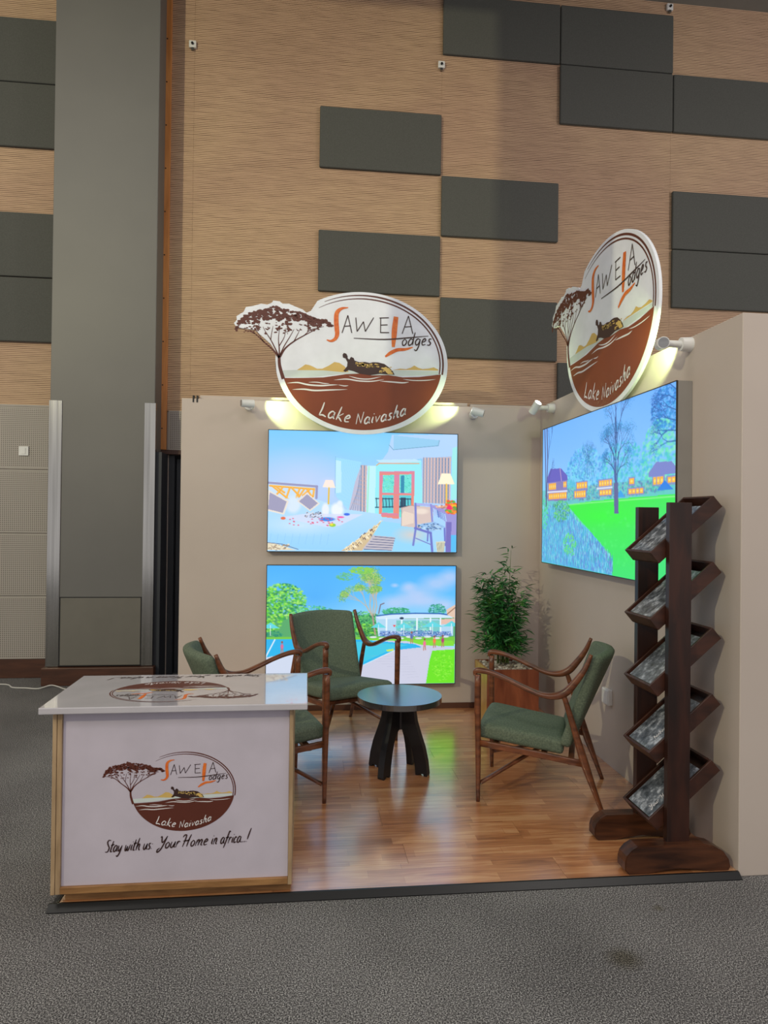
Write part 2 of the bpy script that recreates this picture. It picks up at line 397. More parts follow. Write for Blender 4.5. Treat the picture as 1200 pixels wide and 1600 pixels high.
# small white sensors on the ribbed wall
for (x, z, lab) in [(-3.144, 6.3, 'small white sensor high on the ribbed wall beside the orange strip'),
                    (-.619, 6.306, 'small white sensor high on the ribbed wall left of the upper grey panels'),
                    (1.875, 7.14, 'small white sensor at the top of the ribbed wall under the ceiling')]:
    t = thing('wall_sensor', lab, 'sensor', (x, YW-.02, z), 0, 'sensors on the ribbed wall')
    bm = bmesh.new(); box(bm, -.035, .035, -.03, 0, -.035, .035, .006); mesh_obj('housing', bm, MAT['white_plastic'], t)
    bm = bmesh.new(); cyl(bm, (0, -.045, 0), (0, -.03, 0), .012); mesh_obj('lens', bm, MAT['black'], t)
    bm = bmesh.new(); box(bm, -.012, .012, -.028, 0, -.06, -.035); mesh_obj('bracket', bm, MAT['metal'], t)
# light switch on the perforated wall
t = thing('wall_switch', 'white square switch plate on the perforated tiles at the far left', 'switch', (-4.69, YW-.03, 2.2))
boxo('plate', -.045, .045, -.014, 0, -.045, .045, MAT['white_plastic'], t, .003)
boxo('rocker', -.02, .02, -.019, -.013, -.028, .028, MAT['white_plastic'], t, .002)

# pillar
px0, px1, py0 = -4.345, -3.395, 1.1
pil = struct(boxo('pillar', px0, px1, py0, YW, .17, 7.2, MAT['pillar'], None, .006, 2))
for (a, b_) in ((px0-.008, -4.236), (-3.49, px1+.008)):
    bm = bmesh.new(); box(bm, a, b_, py0-.008, py0+.002, .17, 2.655, .002, 1)
    if b_ > -4: box(bm, b_-.004, b_, py0, py0+.05, .17, 2.655)
    else: box(bm, a, a+.004, py0, py0+.05, .17, 2.655)
    mesh_obj('steel_strip', bm, MAT['chrome'], pil)
boxo('inspection_hatch', -4.225, -3.50, py0-.006, py0, .18, .81, MAT['hatch'], pil, .002, 1)
boxo('hatch_gap', -4.233, -3.492, py0-.002, py0+.001, .172, .819, MAT['darkness'], pil)
boxo('plinth', px0-.03, px1+.03, py0-.05, YW-.02, 0, .165, MAT['skirting'], pil, .006, 2)
# orange timber strip with screws
tr = struct(boxo('trim_1', -3.43, -3.345, YW-.06, YW-.018, 2.24, 7.2, MAT['pine_orange'], None, .003, 1))
for k in range(12):
    bm = bmesh.new(); cyl(bm, (-3.385, YW-.063, 2.45+k*.43), (-3.385, YW-.058, 2.45+k*.43), .007, seg=10); mesh_obj('screw', bm, MAT['black'], tr)
struct(boxo('trim_2', -3.43, -2.1, YW-.05, YW, 2.195, 2.24, MAT['skirting'], None, .003, 1))
# recessed door
dr = struct(boxo('door_1', -3.27, -2.25, YW+.10, YW+.14, 0, 2.16, MAT['dark_door'], None, .003, 1))
for (a, b_) in ((-3.335, -3.275), (-2.25, -2.2)):
    bm = bmesh.new(); box(bm, a, b_, YW+.02, YW+.14, 0, 2.195); mesh_obj('door_frame', bm, MAT['dark_door'], dr)
bm = bmesh.new(); box(bm, -3.22, -3.12, YW+.095, YW+.1, .95, 1.13, .004, 1); mesh_obj('handle_plate', bm, MAT['metal'], dr)
bm = bmesh.new(); cyl(bm, (-3.15, YW+.1, 1.06), (-3.15, YW+.03, 1.06), .012); cyl(bm, (-3.15, YW+.035, 1.06), (-3.03, YW+.035, 1.06), .012); mesh_obj('handle', bm, MAT['metal'], dr)
struct(boxo('wall_door_recess', -3.45, -2.0, YW+.16, YW+.2, 0, 2.3, MAT['darkness']))
boxo('recess_side', -3.4, -3.335, YW-.3, YW+.14, .0, 2.195, MAT['dark_door'], dr)
# white cable on the carpet
bm = bmesh.new()
pts = [(-5.3, 1.0, .006), (-4.76, 1.13, .006), (-4.6, 1.0, .006), (-4.476, .971, .006), (-4.353, .94, .006), (-4.27, 1.0, .02), (-4.2, 1.0, .006), (-4.1, .9, .006), (-3.9, .8, .006), (-3.6, .75, .006)]
sweep(bm, pts, (0, 0, 1), [.006]*len(pts), [.006]*len(pts), 6, 8, 2)
tag(mesh_obj('cable', bm, MAT['cable'], None, True), 'thin white cable lying on the carpet in front of the grey pillar', 'cable')

# ------------------------------------------------------------------ the booth shell
struct(boxo('wall_booth_back', -2.955, .3, 0, .05, 0, 2.53, MAT['booth_wall'], None, .003, 1))
struct(boxo('wall_booth_right', 0, .32, -2.742, 0, 0, 2.545, MAT['booth_wall'], None, .003, 1))
struct(boxo('trim_3', -2.82, -.62, .05, .075, 2.3, 2.565, MAT['booth_wall']))
struct(boxo('trim_4', -.6, -.002, .03, .07, 2.3, 2.555, MAT['booth_wall']))
for k, x in enumerate((-2.87, -2.84)):
    boxo('cable_clip', x, x+.012, -.003, .055, 2.50, 2.555, MAT['black'], bpy.data.objects['wall_booth_back'])
FZ = .022
bf = struct(boxo('floor_booth', -2.93, -.001, -2.735, -.001, 0, FZ-.006, MAT['darkness']))
rows = 14; rh = 2.733/rows
me_cache = {}
for r in range(rows):
    y1 = -.001-r*rh; y0 = y1-rh
    x = -2.93 - ((r*.47+.22) % 1)*1.28; 
    while x < -.01:
        a, b_ = max(x, -2.93), min(x+1.28, -.001)
        if b_-a > .02:
            key = round(b_-a, 4)
            if key not in me_cache:
                bm = bmesh.new(); box(bm, -(b_-a)/2+.0006, (b_-a)/2-.0006, -rh/2+.0005, rh/2-.0005, -.006, 0)
                me = bpy.data.meshes.new('plank'); bm.to_mesh(me); bm.free(); me.materials.append(MAT['plank']); me_cache[key] = me
            o = bpy.data.objects.new('plank', me_cache[key]); C.objects.link(o); o.parent = bf
            o.location = ((a+b_)/2, (y0+y1)/2, FZ)
        x += 1.28
# black sloping edge strip along the platform
bm = bmesh.new()
prism(bm, [(-2.735, 0), (-2.735, FZ+.003), (-2.745, FZ+.003), (-2.772, .004), (-2.772, 0)], 'x', -2.965, 0)
mesh_obj('edge_strip', bm, MAT['trim_black'], bf)
bm = bmesh.new()
prism(bm, [(-2.93, 0), (-2.93, FZ+.003), (-2.94, FZ+.003), (-2.966, .004), (-2.966, 0)], 'y', -2.735, 0)
mesh_obj('edge_strip', bm, MAT['trim_black'], bf)
bm = bmesh.new(); box(bm, -2.93, -.002, -.012, -.001, FZ, FZ+.045, .002, 1)
struct(mesh_obj('baseboard_back', bm, MAT['skirting']))

# ------------------------------------------------------------------ stroke lettering
G = {
 'S': (.5, ['s', [(.45, .95), (.2, .98), (.1, .8), (.25, .55), (.4, .35), (.3, .05), (.02, .02)]]),
 'A': (.6, ['l', [(.0, 0), (.3, 1)], 'l', [(.3, 1), (.52, .02)], 'l', [(.12, .38), (.46, .42)]]),
 'W': (.75, ['l', [(.04, .95), (.1, .03)], 'l', [(.1, .03), (.36, .7)], 'l', [(.36, .7), (.44, .05)], 'l', [(.44, .05), (.78, 1.0)]]),
 'E': (.5, ['l', [(.08, .98), (.08, .0)], 'l', [(.02, .96), (.48, 1.0)], 'l', [(.08, .5), (.42, .54)], 'l', [(.08, .02), (.5, .04)]]),
 'L': (.5, ['s', [(.12, 1), (.1, .5), (.02, .04)], 's', [(.02, .04), (.25, .1), (.5, .02)]]),
 'N': (.6, ['l', [(.05, 0), (.1, .85)], 'l', [(.1, .85), (.42, .05)], 'l', [(.42, .05), (.55, .95)]]),
 'H': (.85, ['s', [(.0, .8), (.1, .95), (.3, .95), (.26, .5), (.15, 0)], 's', [(.75, 1), (.62, .5), (.55, 0)], 's', [(.1, .48), (.5, .5), (.72, .56)]]),
 'Y': (.62, ['s', [(.05, .9), (.15, .98), (.22, .7), (.3, .5), (.45, .6), (.66, 1)], 's', [(.66, 1), (.5, .4), (.3, -.1), (.05, -.3), (.02, -.1), (.2, .05)]]),
 'a': (.48, ['s', [(.4, .45), (.22, .52), (.05, .3), (.08, .05), (.25, .05), (.38, .3)], 's', [(.42, .5), (.37, .15), (.48, .02)]]),
 'b': (.46, ['s', [(.2, 1), (.1, .5), (.06, .04)], 's', [(.08, .3), (.25, .5), (.4, .35), (.3, .05), (.06, .04)]]),
 'c': (.38, ['s', [(.34, .42), (.2, .5), (.05, .28), (.1, .03), (.34, .1)]]),
 'd': (.5, ['s', [(.38, .42), (.2, .5), (.04, .25), (.1, .02), (.3, .1), (.4, .4)], 's', [(.5, 1), (.42, .5), (.4, .02)]]),
 'e': (.42, ['s', [(.06, .24), (.25, .3), (.34, .42), (.22, .52), (.06, .3), (.1, .04), (.36, .08)]]),
 'f': (.36, ['s', [(.5, .95), (.36, 1), (.25, .6), (.12, .1), (-.02, -.35)], 's', [(.05, .48), (.25, .5), (.4, .54)]]),
 'g': (.48, ['s', [(.4, .45), (.2, .5), (.05, .28), (.12, .05), (.3, .12), (.42, .48)], 's', [(.42, .48), (.36, 0), (.2, -.38), (.0, -.3)]]),
 'h': (.5, ['s', [(.24, 1), (.14, .5), (.05, 0)], 's', [(.08, .22), (.26, .48), (.38, .45), (.34, .2), (.4, .02), (.5, .05)]]),
 'i': (.22, ['s', [(.14, .5), (.08, .15), (.16, .02)], 'l', [(.18, .68), (.2, .74)]]),
 'k': (.45, ['s', [(.16, 1), (.1, .5), (.04, 0)], 'l', [(.4, .55), (.1, .26)], 's', [(.1, .26), (.26, .12), (.42, -.04)]]),
 'm': (.75, ['s', [(.1, .5), (.04, 0)], 's', [(.06, .2), (.22, .5), (.32, .4), (.28, .02)], 's', [(.3, .2), (.48, .5), (.6, .4), (.56, .08), (.7, .04)]]),
 'n': (.5, ['s', [(.1, .5), (.04, 0)], 's', [(.06, .2), (.24, .5), (.36, .42), (.32, .08), (.46, .04)]]),
 'o': (.44, ['s', [(.22, .5), (.05, .3), (.1, .03), (.28, .05), (.38, .3), (.22, .5)]]),
 'r': (.36, ['s', [(.1, .5), (.04, 0)], 's', [(.06, .22), (.2, .48), (.36, .44)]]),
 's': (.36, ['s', [(.34, .48), (.16, .48), (.14, .32), (.28, .18), (.2, .02), (.0, .04)]]),
 't': (.34, ['s', [(.24, .9), (.14, .4), (.1, .05), (.28, .04)], 's', [(.02, .55), (.2, .57), (.4, .62)]]),
 'u': (.48, ['s', [(.08, .5), (.05, .12), (.2, .02), (.36, .3), (.42, .5)], 's', [(.42, .5), (.38, .1), (.48, .03)]]),
 'v': (.42, ['l', [(.06, .5), (.16, .02)], 'l', [(.16, .02), (.4, .52)]]),
 'w': (.62, ['s', [(.08, .5), (.06, .1), (.18, .04), (.3, .4)], 's', [(.3, .4), (.28, .08), (.42, .06), (.58, .52)]]),
 'y': (.46, ['s', [(.08, .5), (.06, .15), (.2, .05), (.4, .4)], 's', [(.44, .5), (.32, -.05), (.12, -.38), (-.04, -.3)]]),
 '!': (.2, ['s', [(.36, 1.15), (.22, .6), (.14, .22)], 'l', [(.06, .02), (.1, .06)]]),
 '.': (.16, ['l', [(.03, .0), (.1, .09)]]),
 ':': (.16, ['l', [(.1, .4), (.12, .46)], 'l', [(.05, .02), (.08, .08)]]),
}
class Flat:
    """flat print: polygons and strokes in the plane, mapped to 3-D by fn(x, y, lift)"""
    def __init__(s, fn): s.fn = fn; s.parts = {}
    def bm(s, key):
        if key not in s.parts: s.parts[key] = bmesh.new()
        return s.parts[key]
    def poly(s, key, pts, lift):
        b = s.bm(key); vs = [b.verts.new(s.fn(p[0], p[1], lift)) for p in pts]
        if len(vs) > 2: b.faces.new(vs)
    def stroke(s, key, pts, w0, lift, w1=None, curve=True, taper=.0, n=5):
        P = catmull([Vector((p[0], p[1], 0)) for p in pts], n) if curve and len(pts) > 2 else [Vector((p[0], p[1], 0)) for p in pts]
        if isinstance(w0, (list, tuple)):
            Wd = [v.x for v in catmull([Vector((q, 0, 0)) for q in w0], n)] if curve and len(pts) > 2 else list(w0)
        else: Wd = [w0+((w1 if w1 is not None else w0)-w0)*i/(len(P)-1) for i in range(len(P))]
        b = s.bm(key); L = []
        for i, p in enumerate(P):
            t = (P[min(i+1, len(P)-1)]-P[max(i-1, 0)]).normalized(); nn = Vector((-t.y, t.x, 0))
            k = 1-taper*abs(2*i/(len(P)-1)-1)**3
            a = p+nn*Wd[i]*.5*k; c = p-nn*Wd[i]*.5*k
            L.append((b.verts.new(s.fn(a.x, a.y, lift)), b.verts.new(s.fn(c.x, c.y, lift))))
        for (a, c), (d, e) in zip(L, L[1:]): b.faces.new((a, c, e, d))
    def text(s, key, txt, x, y, size, w, lift, slant=0., gap=.06, ang=0., curve=None, space=.35, xs=1.):
        cx = 0
        for ch in txt:
            if ch == ' ': cx += space; continue
            gw, st = G[ch]
            for k in range(0, len(st), 2):
                pts = []
                for (a, b) in st[k+1]:
                    X = (cx+a+slant*b)*size*xs; Y = b*size
                    if curve: Y += curve(X)
                    pts.append((x+X*math.cos(ang)-Y*math.sin(ang), y+X*math.sin(ang)+Y*math.cos(ang)))
                s.stroke(key, pts, w, lift, curve=(st[k] == 's'), taper=.5)
            cx += gw+gap
        return cx*size*xs
    def finish(s, names, parent, flip=False):
        out = []
        for key, b in s.parts.items():
            nm, mat = names[key]
            bmesh.ops.recalc_face_normals(b, faces=b.faces[:])
            out.append(mesh_obj(nm, b, mat, parent))
        s.parts = {}; return out

def logo(fn, parent, by=1.0, seed=3, lake='brown_print'):
    """logo in units of the ellipse's half width; by = vertical stretch"""
    rng = random.Random(seed)
    F = Flat(lambda x, y, l: fn(x, y*by, l))
    D = lambda px, py: ((px-655)/390, (370-py)/390)       # digitised points
    DD = lambda L: [D(*p) for p in L]
    bb = 295/390
    # sky-coloured band of water behind the hippo and the tan hills
    F.poly('water', DD([(280, 415), (400, 408), (620, 405), (800, 398), (1022, 396), (1022, 412), (800, 425), (560, 422), (420, 440), (278, 444)]), .0004)
    F.poly('hill1', DD([(345, 412), (365, 400), (385, 386), (402, 388), (415, 392), (440, 403), (465, 402), (495, 388), (522, 371), (545, 374), (570, 388), (590, 412), (560, 414), (470, 409)]), .0008)
    F.poly('hill2', DD([(800, 397), (835, 390), (865, 391), (888, 384), (905, 374), (925, 384), (945, 388), (975, 385), (1000, 379), (1022, 388), (1022, 393), (900, 394)]), .0008)
    # lake
    top = [(274, 448), (330, 447), (400, 444), (470, 440), (520, 432), (580, 422), (640, 418), (700, 424), (780, 420), (850, 428), (930, 424), (1031, 410)]
    T = DD(top)
    a0 = math.atan2(T[-1][1]/bb, T[-1][0]); a1 = math.atan2(T[0][1]/bb, T[0][0])
    pts = list(T)
    steps = 60
    A0, A1 = a0, a1-2*PI if a1 > 0 else a1
    # lower arc from the right end round the bottom to the left end
    s0, s1 = math.asin(max(-1, T[-1][1]/bb)), -PI-math.asin(max(-1, T[0][1]/bb))
    for k in range(steps+1):
        a = s0+(s1-s0)*k/steps; pts.append((math.cos(a)*.985, math.sin(a)*bb))
    F.poly('lake', pts, .0012)
    # ring: two brush lines from the top left over to the right
    def arc(p, q, rx, ry, w, key='ring'):
        L = [(rx*math.cos(p+(q-p)*k/40), ry*math.sin(p+(q-p)*k/40)) for k in range(41)]
        W = [w*(.25+.75*min(1, k/14)) for k in range(41)]
        F.stroke(key, L, W, .0012, curve=False)
    arc(math.radians(118), math.radians(-8), 1.0, bb, .021)
    arc(math.radians(124), math.radians(-8), .963, bb*.95, .016)
    arc(math.radians(196), math.radians(180), 1.0, bb, .02)
    # tree: trunk and limbs
    def limb(L, w0, w1): F.stroke('tree', DD(L), w0/390, .0016, w1/390)
    limb([(283, 452), (272, 420), (264, 390), (262, 355)], 17, 13)
    for L, a, b in [([(262, 362), (235, 330), (190, 295), (150, 262), (120, 245)], 9, 3), ([(262, 358), (245, 325), (222, 285), (200, 255), (185, 230)], 7, 2),
                    ([(263, 355), (262, 320), (258, 280), (262, 235)], 7, 2), ([(266, 358), (290, 320), (330, 288), (375, 262), (440, 228)], 9, 3),
                    ([(266, 350), (285, 310), (310, 270), (330, 235)], 6, 2), ([(222, 285), (226, 255), (232, 225)], 4, 2), ([(330, 288), (345, 260), (360, 230)], 4, 2),
                    ([(190, 295), (165, 262), (150, 235)], 4, 2), ([(262, 310), (285, 270), (290, 232)], 4, 2), ([(375, 262), (410, 235), (470, 218)], 3, 2), ([(150, 262), (100, 245), (70, 243)], 3, 2)]:
        limb(L, a, b)
    tops = [(60, 245), (75, 205), (110, 168), (160, 157), (200, 150), (240, 134), (275, 146), (340, 152), (400, 166), (430, 184), (480, 186), (512, 210)]
    bots = [(60, 252), (110, 258), (160, 250), (200, 262), (260, 252), (310, 258), (360, 244), (420, 240), (470, 222), (512, 216)]
    def interp(L, x):
        for (xa, ya), (xb, yb) in zip(L, L[1:]):
            if xa <= x <= xb: return ya+(yb-ya)*(x-xa)/(xb-xa)
        return L[-1][1]
    for k in range(900):
        x = rng.uniform(62, 508); u = rng.random()**1.15
        t_, b_ = interp(tops, x), interp(bots, x)
        y = t_+4+(b_-t_-4)*u
        if u > .42 and math.sin(x*.13)+math.sin(x*.047+1)+math.sin(y*.3) < .1: continue
        r = rng.uniform(4, 9.5)*(1 if u < .6 else .62)
        n = 6; o = rng.random()*6
        P = [(x+r*1.35*rng.uniform(.6, 1.15)*math.cos(o+2*PI*i/n), y+r*.72*rng.uniform(.6, 1.15)*math.sin(o+2*PI*i/n)) for i in range(n)]
        F.poly('tree', DD(P), .0020+.00000001*k)
    # hippo with open mouth
    hip = [(560, 338), (566, 330), (578, 333), (584, 344), (584, 352), (592, 358), (600, 346), (612, 350), (618, 362), (640, 368), (668, 366), (690, 370), (705, 366), (730, 366), (760, 372), (785, 388), (802, 404), (810, 418), (780, 418), (740, 416), (690, 424), (640, 418), (612, 408), (590, 404), (574, 413), (564, 408), (572, 400), (582, 388), (584, 370), (574, 354), (562, 350)]
    F.poly('hippo', DD(hip), .0022)
    for k in range(60):
        x = rng.uniform(620, 800); y = rng.uniform(370, 384)+(x-620)*.16*rng.random()
        if x > 740: y = rng.uniform(384, 412)
        r = rng.uniform(2, 5.5); P = [(x+r*1.6*math.cos(2*PI*i/5+k), y+r*.7*math.sin(2*PI*i/5+k)) for i in range(5)]
        F.poly('hippo_light', DD(P), .0026)
    F.poly('hippo_light', DD([(748, 392), (768, 384), (792, 402), (803, 416), (778, 416), (764, 402)]), .0027)
    # white waves on the lake
    for L, ww in [([(300, 470), (350, 466), (400, 474), (460, 476), (505, 472), (540, 470)], 7), ([(400, 463), (440, 462), (475, 466), (500, 466)], 4),
                  ([(325, 497), (380, 494), (430, 498), (500, 494), (585, 489)], 7), ([(520, 450), (580, 444), (640, 450), (700, 450), (760, 440)], 6),
                  ([(590, 430), (640, 440), (690, 440), (745, 428)], 5), ([(740, 448), (800, 450), (850, 452), (880, 448)], 6), ([(850, 436), (900, 440), (960, 438), (1010, 432)], 4), ([(540, 470), (570, 474), (590, 472)], 4)]:
        F.stroke('wave', DD(L), ww/390, .0022, taper=.95)
    # lettering
    F.stroke('orange1', DD([(584, 131), (552, 137), (531, 156), (528, 190), (531, 225), (533, 250), (524, 270), (504, 280), (484, 276)]), [v/390 for v in (4, 12, 20, 22, 22, 20, 15, 10, 5)], .0024)
    F.stroke('orange2', DD([(814, 162), (808, 210), (805, 250), (802, 296)]), [v/390 for v in (22, 26, 24, 14)], .0024)
    F.stroke('orange2', DD([(764, 340), (790, 322), (822, 308), (860, 304), (896, 294)]), [v/390 for v in (8, 16, 15, 12, 5)], .0024)
    w_ = 8.5/390
    F.text('letter1', 'A', *D(556, 243), 78/390, w_, .003, xs=1.15)
    F.text('letter2', 'W', *D(616, 236), 66/390, w_, .003, xs=1.75)
    F.text('letter3', 'E', *D(732, 236), 68/390, w_, .003, xs=1.45)
    F.text('letter4', 'A', *D(844, 236), 80/390, w_, .003, xs=1.25)
    F.stroke('underline', DD([(612, 264), (760, 264), (880, 252), (972, 241)]), [v/390 for v in (3, 5.5, 5.5, 2)], .003)
    F.text('lettering', 'odges', *D(842, 288), 58/390, 6/390, .0032, slant=.15, gap=.06, ang=.04, xs=1.02)
    F.text('place', 'Lake', *D(450, 606), 62/390, 7/390, .0026, slant=.1, gap=.1, ang=-.20, xs=1.12)
    F.text('place', 'Naivasha', *D(625, 640), 56/390, 7/390, .0026, slant=.15, gap=.08, ang=.02, xs=1.05, curve=lambda X: .22*X*X*1.3)
    names = {'water': ('printed_water', MAT['pale_print']), 'hill': ('printed_hills', MAT['tan_print']), 'lake': ('printed_lake', MAT[lake]),
             'ring': ('printed_ring', MAT['brown_print']), 'tree': ('printed_tree', MAT['brown_print']), 'hippo': ('printed_hippo', MAT['brown_dark']),
             'hippo_light': ('printed_highlights', MAT['tan_print']), 'wave': ('printed_waves', MAT['white_print']), 'orange': ('orange_letters', MAT['orange_print']),
             'lettering': ('lettering', MAT['brown_dark']), 'place': ('place_name', MAT['white_print']), 'underline': ('underline', MAT['brown_dark']),
             'hill1': ('printed_hill', MAT['tan_print']), 'hill2': ('printed_hill', MAT['tan_print']), 'orange1': ('orange_letter', MAT['orange_print']), 'orange2': ('orange_letter', MAT['orange_print'])}
    for q in '1234': names['letter'+q] = ('dark_letter', MAT['brown_dark'])
    for o in F.finish(names, parent):
        if o.name.split('.')[0] in ('lettering', 'place_name', 'printed_waves', 'printed_highlights', 'printed_tree', 'printed_ring'): o['kind'] = 'stuff'

# ------------------------------------------------------------------ logo signs
def sign(name, label, place, by):
    """place(x, y, lift) maps logo units to world; board lies behind lift 0"""
    t = thing(name, label, 'sign', place(0, 0, -.01), 0, 'oval logo signs on top of the booth walls')
    org = Vector(place(0, 0, -.01))
    fn = lambda x, y, l: Vector(place(x, y, l))-org
    a, b = 404/383, 333/383*1.0
    # board outline in sign units (vertical not yet stretched: use true units)
    S = lambda px, py: ((px-648)/383, (403-(py-.03*(px-648)))/383*.93)
    pts = []
    for k in range(121):        # from upper left clockwise to the lower left
        ang = math.radians(122-k*(122+189)/120)
        pts.append((a*math.cos(ang)+.003, b*math.sin(ang)-.005))
    tree = [(247, 440), (249, 400), (247, 352), (222, 312), (180, 272), (150, 244), (118, 240), (90, 236), (66, 230), (55, 212), (68, 196), (66, 178), (80, 168), (98, 156), (108, 132), (140, 126), (178, 114), (205, 118), (226, 108), (232, 97), (262, 101), (275, 112), (305, 112), (330, 124), (368, 140), (385, 155), (405, 146)]
    pts += [S(*p) for p in tree]
    bm = bmesh.new()
    A = [bm.verts.new(fn(x, y*SQ[0], 0)) for x, y in pts]
    B = [bm.verts.new(fn(x, y*SQ[0], -.018)) for x, y in pts]
    bm.faces.new(A); bm.faces.new(B[::-1]); n = len(pts)
    for i in range(n): bm.faces.new((A[i], B[i], B[(i+1) % n], A[(i+1) % n]))
    bmesh.ops.recalc_face_normals(bm, faces=bm.faces[:])
    mesh_obj('board', bm, MAT['sign_white'], t)
    bm = bmesh.new()
    bm.free()
    for k in (-.35, .35):
        bm = bmesh.new(); cyl(bm, fn(k, -.55, -.018), fn(k, -.55, -.03), .03, seg=12)
        mesh_obj('stand_off', bm, MAT['metal'], t)
    logo(fn, t, by, 3, 'brown_sign_lit')
    return t
SQ = [1.0]
a1_, b1_ = .662, .545
SQ[0] = (b1_/a1_)/(315/383)
sign('logo_sign', 'oval white lodge sign with acacia tree above the two stacked screens', lambda x, y, l: (-1.52+x*a1_, -.085-l, 2.845+y*a1_), (b1_/a1_)/(295/390))
a2_, b2_ = .648, .525
SQ[0] = (b2_/a2_)/(315/383)
sign('logo_sign', 'oval white lodge sign with acacia tree on the right wall above the garden screen', lambda x, y, l: (-.045-l, -1.383-x*a2_, 2.862+y*a2_), (b2_/a2_)/(295/390))

# ------------------------------------------------------------------ screens
class Canvas:
    def __init__(s, W, H, x0, x1, y0, y1, seed=1):
        s.W, s.H = W, H; s.b = (x0, x1, y0, y1)
        s.X, s.Y = np.meshgrid(np.linspace(x0, x1, W), np.linspace(y0, y1, H))
        s.im = np.zeros((H, W, 3)); s.r = np.random.RandomState(seed)
    def sl(s, xa, xb, ya, yb):
        x0, x1, y0, y1 = s.b
        i0 = int(max(0, math.floor((xa-x0)/(x1-x0)*(s.W-1)))); i1 = int(min(s.W, math.ceil((xb-x0)/(x1-x0)*(s.W-1))+1))
        j0 = int(max(0, math.floor((ya-y0)/(y1-y0)*(s.H-1)))); j1 = int(min(s.H, math.ceil((yb-y0)/(y1-y0)*(s.H-1))+1))
        return slice(j0, max(j0, j1)), slice(i0, max(i0, i1))
    def blend(s, S, m, col, a=1.):
        m = (m*a)[..., None]; s.im[S] = s.im[S]*(1-m)+np.array(col)/255.*m
    def grad(s, stops):
        t = (s.Y-s.b[2])/(s.b[3]-s.b[2]); 
        for c in range(3): s.im[..., c] = np.interp(t, [q[0] for q in stops], [q[1][c]/255 for q in stops])
    def poly(s, pts, col, a=1., col2=None):
        xs = [p[0] for p in pts]; ys = [p[1] for p in pts]; S = s.sl(min(xs), max(xs), min(ys), max(ys))
        X, Y = s.X[S], s.Y[S]
        if X.size == 0: return
        ins = np.zeros(X.shape, bool); j = len(pts)-1
        for i in range(len(pts)):
            xi, yi, xj, yj = xs[i], ys[i], xs[j], ys[j]
            if yi != yj: ins ^= ((yi > Y) != (yj > Y)) & (X < (xj-xi)*(Y-yi)/(yj-yi)+xi)
            j = i
        if col2 is None: s.blend(S, ins.astype(float), col, a)
        else:
            t = (Y-min(ys))/(max(ys)-min(ys)+1e-9)
            cc = np.array(col)/255*(1-t[..., None])+np.array(col2)/255*t[..., None]
            m = (ins*a)[..., None]; s.im[S] = s.im[S]*(1-m)+cc*m
    def ell(s, cx, cy, rx, ry, col, a=1., soft=.3):
        S = s.sl(cx-rx, cx+rx, cy-ry, cy+ry); X, Y = s.X[S], s.Y[S]
        if X.size == 0: return
        d = np.sqrt(((X-cx)/rx)**2+((Y-cy)/ry)**2); s.blend(S, np.clip((1-d)/soft, 0, 1), col, a)
    def line(s, p, q, w, col, a=1.):
        x0, y0 = p; x1, y1 = q; S = s.sl(min(x0, x1)-w, max(x0, x1)+w, min(y0, y1)-w, max(y0, y1)+w); X, Y = s.X[S], s.Y[S]
        if X.size == 0: return
        dx, dy = x1-x0, y1-y0; L = dx*dx+dy*dy+1e-9; t = np.clip(((X-x0)*dx+(Y-y0)*dy)/L, 0, 1)
        d = np.hypot(X-x0-t*dx, Y-y0-t*dy); s.blend(S, np.clip((w-d)/(w*.5+.3), 0, 1), col, a)
    def pl(s, pts, w, col, a=1.):
        for p, q in zip(pts, pts[1:]): s.line(p, q, w, col, a)
    def dots(s, cx, cy, rx, ry, n, r, cols, a=.8, flat=.6):
        for _ in range(n):
            ang = s.r.rand()*2*PI; k = s.r.rand()**.5
            s.ell(cx+rx*k*math.cos(ang), cy+ry*k*math.sin(ang), r*(.5+s.r.rand()), r*flat*(.5+s.r.rand()), cols[s.r.randint(len(cols))], a, .7)
    def branch(s, x, y, ang, L, w, depth, col, spread=.5, leaf=None):
        if depth == 0 or L < 2:
            if leaf: s.dots(x, y, leaf[0], leaf[0]*.7, leaf[1], leaf[2], leaf[3], .75)
            return
        x2, y2 = x+L*math.cos(ang), y-L*math.sin(ang); s.line((x, y), (x2, y2), w, col, .85)
        for k in range(2 if s.r.rand() < .6 else 3):
            s.branch(x2, y2, ang+s.r.uniform(-spread, spread), L*s.r.uniform(.65, .88), w*.66, depth-1, col, spread, leaf)
def screen_mesh(name, cv, fn, mat, parent):
    H, W = cv.H, cv.W
    P = [fn(i/(W-1), j/(H-1)) for j in range(H) for i in range(W)]
    idx = np.arange(H*W).reshape(H, W)
    F = np.stack([idx[:-1, :-1], idx[1:, :-1], idx[1:, 1:], idx[:-1, 1:]], -1).reshape(-1, 4)
    me = bpy.data.meshes.new(name); me.from_pydata(P, [], F.tolist()); me.update()
    ca = me.color_attributes.new('picture', 'FLOAT_COLOR', 'POINT')
    c = np.clip(cv.im, 0, 1); c = np.where(c <= .04045, c/12.92, ((c+.055)/1.055)**2.4)
    ca.data.foreach_set('color', np.concatenate([c.reshape(-1, 3), np.ones((H*W, 1))], 1).astype(np.float32).ravel())
    me.materials.append(mat)
    o = bpy.data.objects.new(name, me); C.objects.link(o); o.parent = parent; return o

